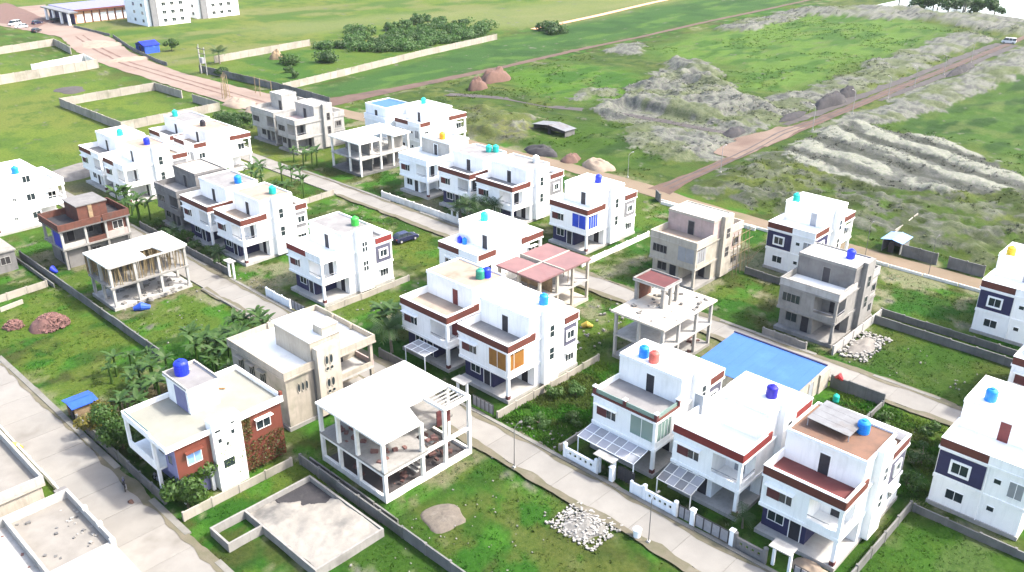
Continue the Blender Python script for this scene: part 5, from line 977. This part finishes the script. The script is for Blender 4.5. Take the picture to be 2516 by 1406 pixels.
def motorbike(label, x, y, rz, c):
    T = thing('motorcycle', (x,y,.05), label, 'motorcycle', 'parked motorcycles', rz)
    for px in (-.62,.62):
        w = MB(); k = 18
        for i in range(k):
            for j in range(6):
                a, b_ = 2*math.pi*i/k, 2*math.pi*j/6; rr_ = .26+.055*math.cos(b_); w.v.append((px+rr_*math.cos(a), .05*math.sin(b_), .31+rr_*math.sin(a)))
        for i in range(k):
            for j in range(6): w.f.append((i*6+j, ((i+1)%k)*6+j, ((i+1)%k)*6+(j+1)%6, i*6+(j+1)%6))
        wo = w.build('wheel', 'tyre', T); MB().tube([(px,-.06,.31),(px,.06,.31)], .09, 10).build('hub', 'rim', wo)
    MB().tube([(-.62,0,.31),(-.2,0,.36),(.25,0,.4),(.42,0,.78)], .05, 6).build('frame', 'metal_dark', T); MB().tube([(.62,.07,.31),(.40,.07,.95)], .03, 6).build('fork', 'metal_grey', T)
    MB().tube([(.36,0,.80),(.1,0,.86),(-.1,0,.76)], [.08,.16,.1], 10).build('fuel_tank', c, T); MB().tube([(-.1,0,.78),(-.45,0,.80),(-.78,0,.84)], [.1,.14,.07], 8).build('seat', 'tyre', T); MB().box(-.2,.2,-.12,.12,.26,.6).build('engine', 'metal_grey', T)
    MB().tube([(.33,-.34,1.02),(.40,0,.97),(.33,.34,1.02)], .02, 6).build('handlebar', 'metal_dark', T); MB().tube([(.46,0,.84),(.54,0,.84)], [.1,.11], 10).build('headlight', 'rim', T); MB().tube([(.1,-.14,.3),(-.8,-.16,.36)], .04, 6).build('exhaust', 'rim', T)
motorbike('dark motorcycle parked at the kerb beside the red walled house', 24.7, 75.4, R(70), 'car_navy'); motorbike('motorcycle under the porch of the red walled house', 27.4, 73.8, R(100), 'car_black'); motorbike('motorcycle leaning at the gate of the red walled house', 26.9, 70.6, R(120), 'car_navy')
# ------------------------------------------------------------------ heaps
def heap(label, x, y, rx, ry, h, mat, name='earth_heap', seed=1, cat='heap', rough=.35, group=None):
    n, m_ = 14, 26; r = np.random.RandomState(seed); V_ = []; F = []; oz = r.rand()*50
    for i in range(n+1):
        t = i/n
        for j in range(m_):
            a = 2*math.pi*j/m_; q = t*(1+.28*(vn(np.array(math.cos(a)*1.6+oz), np.array(math.sin(a)*1.6+oz))-.5)*2)
            px, py = rx*q*math.cos(a), ry*q*math.sin(a)
            nz = float(fbm(np.array((x+px)/max(.5,rx*.4)+oz), np.array((y+py)/max(.5,ry*.4)), 4))
            z = h*((1-t*t)**.85)*(1-rough+2*rough*nz)*(.75+.5*float(fbm(np.array((x+px)*1.3+oz), np.array((y+py)*1.3), 3)))-.12*(t > .98)-.05*t
            V_.append((px,py,z))
    for i in range(n):
        for j in range(m_): a, b_ = i*m_+j, i*m_+(j+1)%m_; F.append((a,a+m_,b_+m_,b_))
    mb = MB(); mb.v = V_; mb.f = F; o = mb.build(name, mat)
    for p in o.data.polygons: p.use_smooth = True
    o.location = (x, y, 0); return tag(o, label, cat, group)
heap('pale beige sand heap beside the dirt street', 138.6, 107.6, 2.6, 3.9, 1.7, 'sand', 'sand_heap', 2); heap('small red soil heap beside the dirt street', 138.4, 114.6, 2.2, 2.2, 1.5, 'soil_red', 'soil_heap', 3); heap('dark grey heap behind the brown band villas', 138.6, 122.6, 2.8, 4.2, 1.6, 'soil_black', 'soil_heap', 4)
heap('small red boulder heap near the red track', 172.4, 177.4, 3.0, 2.2, 3.4, 'soil_red', 'soil_heap', 5); heap('larger red soil heap near the red track', 183.6, 181.2, 6.0, 3.0, 3.6, 'soil_red', 'soil_heap', 6)
heap('large black spoil heap on the edge of the red road', 224, 98.2, 10, 2.2, 2.8, 'soil_black', 'spoil_heap', 7); heap('tall black spoil heap at far end of the dark row', 236.5, 99.6, 5, 2.4, 2.4, 'soil_black', 'spoil_heap', 8); heap('low dark spoil heap near the junction', 203, 98.6, 7, 1.6, 1.3, 'soil_black', 'spoil_heap', 9); heap('dark spoil heap beside pale junction', 180, 101.0, 5, 1.8, 1.5, 'soil_black', 'spoil_heap', 10); heap('dark spoil streak on the right of the far red road', 291, 88.5, 12, 1.6, 1.6, 'soil_black', 'spoil_heap', 11)
heap('round flat gravel patch in the foreground plot', 43.0, 49.8, 1.9, 2.2, .24, 'gravel', 'gravel_heap', 12, rough=.5); heap('pale sand heap beside the bamboo gate frame', 117.5, 210.5, 4.2, 5.5, 1.2, 'sand', 'sand_heap', 13); heap('pale sand heap behind the unfinished pale grey house', 116.5, 199, 4, 5.5, 1.0, 'sand', 'sand_heap', 14); heap('tan soil spread on the pale dirt road', 132, 326, 7, 11, .5, 'sand', 'soil_heap', 15); heap('pale sand spread across the road near the blue hut', 125, 291, 7, 4, .7, 'sand', 'sand_heap', 16)
heap('sand spill in front of the bottom right villa', 60.2, 21.9, 1.2, 1.7, .55, 'sand', 'sand_heap', 17); heap('dark mud hollow spoil in the left field', 93.8, 259, 4.0, 5.0, .3, 'soil_dark', 'soil_heap', 18); heap('grey soil bank at the top of the dirt plot', 66, 181, 9, 5, 1.2, 'soil_grey', 'soil_heap', 19)
for (x, y, r_, lab, sd_, n_) in ((33.5,116.3,2.3,'red brick pile in the grassy plot at left',3,260),(30.0,119.4,1.2,'small brick pile left of the large one',4,80)):
    T = thing('brick_pile', (x,y,0), lab, 'brick pile', 'brick piles'); q = random.Random(sd_)
    hb = heap('x', 0, 0, r_*.95, r_*.95, r_*.62, 'brick_pile', 'pile_core', sd_); del hb['label']; del hb['category']; hb.parent = T
    proto = MB().box(-.2,.2,-.1,.1,-.07,.07).build('brick', 'brick_pile', T); proto.location = (0,0,r_*.6)
    for k in range(n_):
        t = math.sqrt(q.random()); a = q.uniform(0,6.28); dupmesh(proto.data, 'brick', T, (r_*t*math.cos(a), r_*t*math.sin(a), r_*.6*(1-t*t)**1.15+.04), (q.uniform(-.6,.6),q.uniform(-.6,.6),q.uniform(0,3.14)), (1.3,1.3,1.3))
T = thing('rubbish_heap', (51.3,39.6,0), 'white rubbish heap beside the bottom street', 'rubbish'); q = random.Random(5)
hb = heap('x', 0, 0, 1.7, 2.0, .32, 'cloth_white', 'heap_core', 22); del hb['label']; del hb['category']; hb.parent = T
mb = rubble_pieces(520, -2.3, 2.3, -2.8, 2.8, .0, .04, .24, 21); mb.v = [(a, b_, c+max(0,.32*(1-(a*a/3.2+b_*b_/4.2)))) for a, b_, c in mb.v]; mb.build('waste_pieces', 'rubble', T, (0,0,0), 'stuff')
T = thing('rubble_heap', (101.6,35.6,0), 'pale broken rubble heap beside the unfinished grey house', 'rubble'); mb = rubble_pieces(320, -3.8, 4.6, -1.9, 1.9, .02, .06, .34, 23); mb.build('rubble_pieces', 'rubble', T, (0,0,0), 'stuff')
hb = heap('x', .4, 0, 3.0, 1.5, .4, 'soil_grey', 'rubble_core', 24); del hb['label']; del hb['category']; hb.parent = T
# loose waste thrown about the plots
def litter(zones, seed):
    mb = MB()
    for i, (n_, a, b_, c, d, s0, s1) in enumerate(zones):
        m2 = rubble_pieces(n_, a, b_, c, d, -.02, s0, s1, seed+i); k = len(mb.v); mb.v += m2.v; mb.f += [tuple(k+j for j in f_) for f_ in m2.f]
    return mb
o = litter([(48,40,53,40,55,0.042,0.168),(48,57.9,61,49.2,57,0.070,0.280),(48,76.5,91,60,69,0.070,0.350),(36,96.5,108,18,36,0.056,0.210),(24,76,90,18,34,0.056,0.175),(24,40,53,99,112,0.056,0.175),(32,79,91,108,130,0.070,0.210),(24,58,76,84,92,0.070,0.210),(20,58.2,61,103,113,0.070,0.210),(32,27,38,42,51.5,0.056,0.210),(24,140,170,30,86,0.140,0.350),(20,100,128,66,78,0.070,0.210)], 60).build('litter', 'rubble'); o['kind'] = 'stuff'; tag(o, 'pale scraps of waste and stone scattered over the plots', 'litter')
single('waste_bin', MB().tube([(53.3,35.2,.02),(53.3,35.2,.9)], [.32,.38], 14).tube([(53.3,35.2,.9),(53.3,35.2,1.0)], [.42,.3], 14), 'white_blue', 'white round bin on the verge of the bottom street', 'bin')
single('sack', MB().tube([(19.6,90.9,.1),(19.8,90.2,.35),(20.3,89.4,.12)], [.25,.42,.2], 10), 'sack_yellow', 'yellow sack lying beside the bottom left street', 'sack'); single('sack', MB().tube([(81.6,64.9,.1),(82.0,64.4,.4),(82.5,63.8,.1)], [.3,.45,.2], 10), 'sack_yellow', 'yellow sack in the plot beside the cream slab', 'sack')
single('stone', MB().tube([(24.0,73.1,.05),(24.1,72.8,.16),(24.2,72.5,.05)], [.12,.25,.1], 8), 'soil_red', 'brown stone lying on the bottom left street', 'stone')
single('tarpaulin_bundle', MB().tube([(43.2,112.6,.1),(44.0,112.0,.45),(45.0,111.6,.1)], [.3,.6,.3], 10), 'tarp_blue', 'pale blue tarpaulin bundle in front of the shored slab', 'tarpaulin')
single('tarpaulin', MB().tube([(40.4,134.2,.1),(40.6,133.6,.6),(40.9,132.9,.1)], [.2,.5,.2], 8), 'tarp_deep', 'deep blue tarpaulin below the brick house', 'tarpaulin'); single('cloth', MB().tube([(90.0,34.0,1.3),(90.0,33.5,1.7),(90.0,33.0,1.25)], [.12,.42,.12], 9), 'car_red', 'red cloth over the dark wall by the upper street', 'cloth')
for lab, xx, yy, zz, c in (('blue drum on the terrace of the villa behind the pink slab',80.0,86.4,6.46,'blue'),('blue barrel beside a drum on the same terrace',80.1,85.5,6.46,'azure'),('teal barrel in the yard of the blue roofed shed',87.2,32.4,0,'teal')): water_tank(xx, yy, zz, c, lab, .34, .9)
heap('round haystack in front of the far pale wall', 159.4, 257.4, 2.0, 2.0, 2.9, 'timber', 'haystack', 31, 'haystack', .1)
# ------------------------------------------------------------------ plants
def leaf_mesh(name, L, w, droop, mat, seg=5, fold=.12):
    mb = MB()
    for i in range(seg+1):
        t = i/seg; x = L*t*(1-.22*t*droop); z = L*(.52*t-.62*droop*t*t); ww = w*(math.sin(math.pi*min(1,t*.92+.08))**.7)*.5+.01
        mb.v += [(x,-ww,z+fold*ww),(x,0,z),(x,ww,z+fold*ww)]
    for i in range(seg):
        a = i*3; mb.f += [(a,a+1,a+4,a+3),(a+1,a+2,a+5,a+4)]
    me = bpy.data.meshes.new(name); me.from_pydata(mb.v, [], mb.f); me.materials.append(MATS[mat]); return me
BL = [leaf_mesh('banana_leaf', 2.1, .5, d, 'leaf_banana') for d in (.55,.85,1.2)]
def frond_mesh(L, droop, mat):
    mb = MB(); N = 11; P = []
    for i in range(N+1): t = i/N; P.append(Vector((L*t*(1-.2*t*droop), 0, L*(.5*t-.66*droop*t*t))))
    for i in range(N):
        p, q = P[i], P[i+1]; w = .72*math.sin(math.pi*(.12+.84*i/N)); d = (q-p)
        mb.quad(tuple(p+Vector((0,-.02,0))), tuple(q+Vector((0,-.02,0))), tuple(q+Vector((0,.02,0))), tuple(p+Vector((0,.02,0))))
        for s in (-1,1): mb.quad(tuple(p), tuple(p+d*.55), tuple(p+d*1.5+Vector((0,s*w,-.22*w))), tuple(p+d*1.25+Vector((0,s*w,-.25*w))))
    me = bpy.data.meshes.new('palm_frond'); me.from_pydata(mb.v, [], mb.f); me.materials.append(MATS[mat]); return me
PF = [frond_mesh(2.6, d, 'leaf_palm') for d in (.5,.9,1.3)]
rp = random.Random(11)
SM = MB().tube([(0,0,-.2),(.05,0,.8),(0,.04,1.6),(.02,0,2.0)], [.17,.14,.11,.08], 7).build('stem', 'leaf_tree'); STEM = SM.data; bpy.data.objects.remove(SM)
def banana(x, y, h, label, n=9, group='banana plants'):
    T = thing('banana_plant', (x,y,0), label, 'banana plant', group); dupmesh(STEM, 'stem', T, (0,0,0), (0,0,rp.uniform(0,6)), (1,1,h/2.0))
    for k in range(n):
        s = h/3.1*rp.uniform(.7,1.15); t = k/n; dupmesh(BL[0 if t < .25 else (1 if t < .6 else 2)], 'leaf', T, (0,0,h*rp.uniform(.86,1.0)), (rp.uniform(-.25,.25), rp.uniform(-.5,.15), k*2.4+rp.uniform(-.4,.4)), (s,s*1.15,s))
    return T
def palm(x, y, h, label, n=16, s=1.0, z=0, group='palms'):
    T = thing('palm_tree', (x,y,z), label, 'palm', group); b_ = rp.uniform(-.3,.3)
    MB().tube([(0,0,-.3),(b_*.4,0,h*.5),(b_,0,h)], [.2*s,.15*s,.12*s], 8).build('trunk', 'palm_trunk', T)
    for k in range(n): dupmesh(PF[k*3//n], 'frond', T, (b_,0,h), (rp.uniform(-.2,.2), rp.uniform(-.5,.2)-.3*(k < n/3), k*2.4+rp.uniform(-.3,.3)), (s,s*1.1,s))
def tree(x, y, h, rx, label, leaf='leaf_tree', n=2600, size=.2, name='tree', lobes=9, seed=1, trunk=True, group='trees', flat=.75, z=0, cat='tree', cz=.62):
    r = np.random.RandomState(seed); T = thing(name, (x,y,z), label, cat, group); cz = h*cz
    C_ = [(r.randn(3)*np.array([rx*.42,rx*.42,h*.15])+np.array([0,0,cz])) for _ in range(lobes)]; Rr = [rx*r.uniform(.32,.58) for _ in range(lobes)]
    if trunk:
        MB().tube([(0,0,-.3),(.05,.05,h*.25),(0,0,h*.5)], [.05*h*.6+.05,.035*h*.6+.04,.03], 8).build('trunk', 'trunk', T)
        for c in C_[:5]: MB().tube([(0,0,h*.25),tuple(c*.6+np.array([0,0,h*.12])),tuple(c)], [.07,.05,.02], 5).build('limb', 'trunk', T)
    P = []
    for i in range(n):
        k = i%lobes; d = r.randn(3); d /= np.linalg.norm(d); q = Rr[k]*(r.uniform(.55,1.06)); p = C_[k]+d*q*np.array([1,1,flat])
        if p[2] < .1: p[2] = r.uniform(.1,.4)
        P.append((p, d))
    V_ = np.zeros((n*4,3)); j = 0
    for p, d in P:
        a = np.cross(d, r.randn(3)); a /= np.linalg.norm(a)+1e-6; b_ = np.cross(d+r.randn(3)*.55, a); b_ /= np.linalg.norm(b_)+1e-6; q = size*r.uniform(.6,1.5)
        V_[j:j+4] = (p-a*q, p-b_*q*.6, p+a*q, p+b_*q*.6); j += 4
    mb = MB(); mb.v = [tuple(v) for v in V_]; mb.f = [(4*i,4*i+1,4*i+2,4*i+3) for i in range(n)]; mb.build('crown', leaf, T)
    return T
def spread(n, x0, x1, y0, y1, seed, dmin=1.0):
    q = random.Random(seed); out = []; t = 0
    while len(out) < n and t < 4000:
        t += 1; p = (q.uniform(x0,x1), q.uniform(y0,y1))
        if all(math.hypot(p[0]-a, p[1]-b_) > dmin for a, b_ in out): out.append(p)
    return out
for i, (x, y) in enumerate(spread(24, 41.2, 52.2, 85.5, 97.5, 1, 1.45)): banana(x, y, rp.uniform(2.2,3.6), 'banana plant in the grove behind the beige house', 13, 'banana grove behind the beige house')
for i, (x, y) in enumerate(spread(20, 29.2, 38.0, 85.5, 97.0, 2, 1.35)): banana(x, y, rp.uniform(1.9,3.0), 'banana plant in the garden behind the red walled house', 13, 'banana garden behind the red walled house')
for i, (x, y) in enumerate(spread(12, 79, 90.6, 134, 152, 3, 1.7)): banana(x, y, rp.uniform(2.4,3.8), 'banana plant in the garden left of the upper street', 10, 'banana garden left of the upper street')
for i, (x, y) in enumerate(spread(5, 97, 100.2, 148, 156, 4, 1.6)): banana(x, y, rp.uniform(2.2,3.4), 'banana plant beside the unfinished pale grey house', 9, 'banana plants by the pale grey house')
for i, (x, y) in enumerate(spread(8, 58.6, 61.5, 143.5, 153.5, 5, 1.5)): banana(x, y, rp.uniform(2.6,4.0), 'banana plant in front of the framed window villa', 9, 'banana plants before the framed window villa')
for i, (x, y) in enumerate(spread(4, 61.0, 64, 79, 82, 6, 1.3)): banana(x, y, rp.uniform(3.2,4.6), 'banana plant beside the peach roof villa', 10, 'banana plants by the peach roof villa')
for i, (x, y) in enumerate(spread(5, 97.2, 100.2, 98.5, 105.5, 8, 1.3)): palm(x, y, rp.uniform(2.2,3.6), 'low palm in front of the brown band villas', 16, 1.05, group='palms in front of the brown band villas')
palm(60.0, 77.8, 3.2, 'dark palm beside the peach roof villa', 16, 1.1); palm(142.2, 263.0, 3.4, 'palm growing behind the roadside wall', 16, 1.5); palm(58.8, 131.4, 1.8, 'low palm at the gate of the grey house', 12, .8); palm(60.0, 119.4, 1.4, 'low palm in front of the teal tank villa', 12, .75); palm(61.0, 29.0, 1.2, 'small palm between the two bottom villas', 10, .6)
tree(27.6, 82.2, 4.6, 2.9, 'leafy green tree overhanging the bottom left street', n=5200, size=.15, seed=2); tree(27.4, 86.9, 3.4, 2.0, 'yellow tinged bush beside the small blue shelter', 'leaf_yellow', 1900, .14, 'bush', 7, 3, cat='bush'); tree(27.6, 68.4, 3.2, 2.5, 'bright green shrub at the corner of the red walled house', n=3600, size=.16, seed=4, name='shrub', cat='shrub'); tree(28.0, 79.0, 2.6, 1.6, 'dark shrub under the balcony of the red walled house', 'leaf_dark', 1500, .13, 'shrub', 6, 5, cat='shrub')
tree(103.5, 189, 3.0, 4.2, 'wide dark bush beside the pale sand heap', 'leaf_dark', 2200, .26, 'bush', 9, 6, cat='bush'); tree(143, 296, 3.6, 2.6, 'round green tree right of the blue hut', n=1400, size=.3, seed=7); tree(133.5, 247, 1.6, 2.4, 'small bush at the foot of the roadside wall', 'leaf_dark', 900, .25, 'bush', 6, 8, cat='bush')
for i, (x, y) in enumerate(((59.4,116.5),(60.2,122.4),(59.2,126.2),(60.3,129.6),(59.3,135.6),(60.4,139.2),(76.0,112.5),(75.8,121))): tree(x, y, 1.6+.25*(i%4), 1.3, 'dark shrub in front yards at the street head', ('leaf_dark','leaf_tree')[i%2], 620, .14, 'shrub', 6, 200+i, group='shrubs at the head of the middle street', cat='shrub', cz=.5)
for i, (x, y) in enumerate(((77.6,20.6),(79.4,24.2),(76.8,30.6),(84.6,30.2),(88.4,22.4),(82.4,21.0),(87.2,26.4))): tree(x, y, 1.2+.2*(i%3), 1.2, 'leafy weed bush behind the bottom row of villas', ('leaf_tree','leaf_dark')[i%2], 480, .14, 'bush', 6, 220+i, group='weed bushes behind the bottom row', cat='bush', cz=.5)
for i, (x, y) in enumerate(((63.5,51.2),(68,54.6),(72.4,52.0),(60.6,53.6),(66.2,56.2))): tree(x, y, 1.1+.2*(i%3), 1.3, 'leafy weed bush in the plot beside the glass railing villa', ('leaf_tree','leaf_grove')[i%2], 520, .14, 'bush', 6, 240+i, group='weed bushes beside the glass railing villa', cat='bush', cz=.5)
q = random.Random(77); spots = [(187,250),(193,243),(200,239),(206,246),(197,252),(212,240),(219,243),(214,252),(226,241),(224,250),(233,247),(240,246),(246,250),(205,258),(214,264),(222,262),(231,262),(240,266),(236,256),(247,262),(222,274),(231,276),(240,280),(249,286),(214,281),(206,272),(244,273),(182,262),(188,258),(194,262),(200,266)]
for i, (x, y) in enumerate(spots): tree(x+q.uniform(-2,2), y+q.uniform(-2,2), q.uniform(1.9,3.8), q.uniform(3.0,5.6), 'tree in the dense green clump beyond the long pale wall', ('leaf_grove','leaf_dark','leaf_grove')[i%3], 1500, .34, seed=100+i, lobes=12, group='trees in the far clump', cz=.42)
tree(262, 226, 2.4, 6, 'dark bush group at the end of the long pale wall', 'leaf_dark', 1500, .5, 'bush', 9, 140, cat='bush'); tree(168, 240, 2.4, 5, 'low bush patch inside the far walled field', 'leaf_dark', 1500, .35, 'bush', 9, 141, cat='bush'); tree(157, 246, 1.8, 4, 'pale low bush inside the far walled field', 'leaf_tree', 1100, .35, 'bush', 8, 142, cat='bush')
for i, (x, y) in enumerate(((424,150),(427,145),(423,139),(429,134),(420,126),(433,149),(436,140),(421,160),(419,119),(430,154),(438,133),(417,131))):
    if i%4 == 3: palm(x, y, 4.5+i*.1, 'palm on the bank of the far water', 14, 2.0, group='palms on the far bank')
    else: tree(x, y, 6.5+(i%3)*1.2, 4.6, 'dark tree on the bank of the far water', 'leaf_dark', 1100, .5, seed=150+i, lobes=9, group='trees on the far bank', cz=.5)
for i, (x, y) in enumerate(((79,196),(150,236),(146,228),(200,268))): tree(x, y, 1.6, 1.8, 'low scrub bush in the open field number %s from the left' % ('first','second','third','fourth')[i] if False else ('scrub bush near the slim field pole','scrub bush beyond the roadside wall','low scrub bush beside the long pale wall','scrub bush left of the far tree clump')[i], 'leaf_dark', 700, .22, 'bush', 6, 170+i, cat='bush')
# ------------------------------------------------------------------ weeds and grass as ground cover
def cover(name, n, zone, size, mat, seed, label, blades=5, thr=.45, scale=5.0, tall=1.0, tint=(1.1,1.15,1.1)):
    r = np.random.RandomState(seed); X = r.uniform(zone[0],zone[1],n); Y = r.uniform(zone[2],zone[3],n)
    ok = fbm(X/scale+seed, Y/scale, 3) > thr
    for (a, b_, c, d) in FOOT+[(20.0,25.9,0,140),(53.0,57.8,0,175),(91.2,96.0,0,180),(128.8,136.8,0,205),(30,38,51,64),(136,400,88,97)]: ok &= ~((X > a) & (X < b_) & (Y > c) & (Y < d))
    X, Y = X[ok], Y[ok]; hh = ground_fields(X[None,:], Y[None,:])[0][0]; N = len(X)
    B_ = np.repeat(np.arange(N), blades); M_ = len(B_); a = r.uniform(0,6.283,M_); s = size*r.uniform(.5,1.5,M_); ln = r.uniform(.3,1.0,M_)
    cx = X[B_]+r.normal(0,size*.5,M_); cy = Y[B_]+r.normal(0,size*.5,M_); cz = hh[B_]-.03; dx, dy = np.cos(a), np.sin(a); w = s*.32
    V_ = np.stack([np.stack([cx-dy*w,cy+dx*w,cz],1), np.stack([cx+dy*w,cy-dx*w,cz],1), np.stack([cx+dx*s*ln,cy+dy*s*ln,cz+s*tall],1)], 1).reshape(-1,3)
    me = bpy.data.meshes.new(name); me.vertices.add(len(V_)); me.vertices.foreach_set('co', V_.astype(np.float32).ravel()); me.loops.add(M_*3); me.loops.foreach_set('vertex_index', np.arange(M_*3,dtype=np.int32)); me.polygons.add(M_); me.polygons.foreach_set('loop_start', (np.arange(M_)*3).astype(np.int32)); me.polygons.foreach_set('loop_total', np.full(M_,3,np.int32)); me.update(calc_edges=True)
    gc = ground_fields(X[None,:], Y[None,:])[1][0]; jit = r.uniform(.75,1.45,(N,1))*np.array(tint); ca = np.repeat(np.repeat(gc*jit, blades, 0), 3, 0)
    at_ = me.color_attributes.new('soilcolour', 'FLOAT_COLOR', 'POINT'); at_.data.foreach_set('color', np.concatenate([ca, np.ones((len(ca),1))], 1).astype(np.float32).ravel())
    me.materials.append(MATS['cover']); o = bpy.data.objects.new(name, me); COL.objects.link(o); o['kind'] = 'stuff'; tag(o, label, 'ground cover')
cover('grass_cover', 60000, (20,128,5,150), .2, 'weed', 1, 'short rough grass over the house plots', 4, .42, 5, .55)
cover('dark_weeds', 12000, (20,128,5,150), .26, 'weed_dark', 2, 'darker broad weeds in the house plots', 6, .54, 4, .6, (.75,.95,.8))
cover('dry_grass', 12000, (20,128,5,200), .22, 'straw', 3, 'dry yellowish grass tufts in the plots', 4, .55, 6, .6, (1.7,1.35,1.5))
cover('rank_weeds', 3400, (58,76,49,57.4), .36, 'weed', 4, 'tall rank weeds in the plot beside the glass railing villa', 7, .35, 2, .7, (1.6,1.7,1.5))
cover('back_plot_weeds', 2600, (75.5,90,18,33), .32, 'weed_dark', 5, 'weeds behind the bottom row of villas', 7, .4, 2, .7, (1.5,1.6,1.4))
cover('rough_land_scrub', 7000, (137,215,25,190), .4, 'weed', 6, 'scrubby growth on the rough land at right', 6, .52, 7, .6)
cover('far_scrub', 5000, (200,400,98,190), .6, 'weed', 7, 'tufts on the far green land', 6, .52, 16, .4)
# look-alike plants are told apart by their place, counted from the left of the view
ORD = 'first second third fourth fifth sixth seventh eighth ninth tenth eleventh twelfth thirteenth fourteenth fifteenth sixteenth seventeenth eighteenth nineteenth twentieth'.split()+['twenty-'+w for w in 'first second third fourth fifth sixth seventh eighth ninth'.split()]+['thirtieth','thirty-first','thirty-second','thirty-third']
from bpy_extras.object_utils import world_to_camera_view
same = {}
for o in COL.objects:
    if o.parent is None and 'label' in o and 'group' in o: same.setdefault(o['label'], []).append(o)
bpy.context.view_layer.update()
for lab, obs in same.items():
    if len(obs) > 1:
        obs.sort(key=lambda o: world_to_camera_view(SC, camo, o.location).x)
        for k, o in enumerate(obs): o['label'] = lab+', '+ORD[k]+' from the left'

# ------------------------------------------------------------------ thin summer haze
HZ = MB().box(-4300,4800,-4300,4800,-3,62).build('haze', 'white'); HZ['kind'] = 'stuff'; tag(HZ, 'thin pale haze in the air over the whole estate', 'haze')
hm = bpy.data.materials.new('haze_air'); hm.use_nodes = True; hn = hm.node_tree.nodes; hn.remove(hn['Principled BSDF'])
pv = hn.new('ShaderNodeVolumePrincipled'); pv.inputs['Color'].default_value = (.86,.92,1,1); pv.inputs['Density'].default_value = .00006
hm.node_tree.links.new(pv.outputs[0], hn['Material Output'].inputs['Volume']); HZ.data.materials[0] = hm
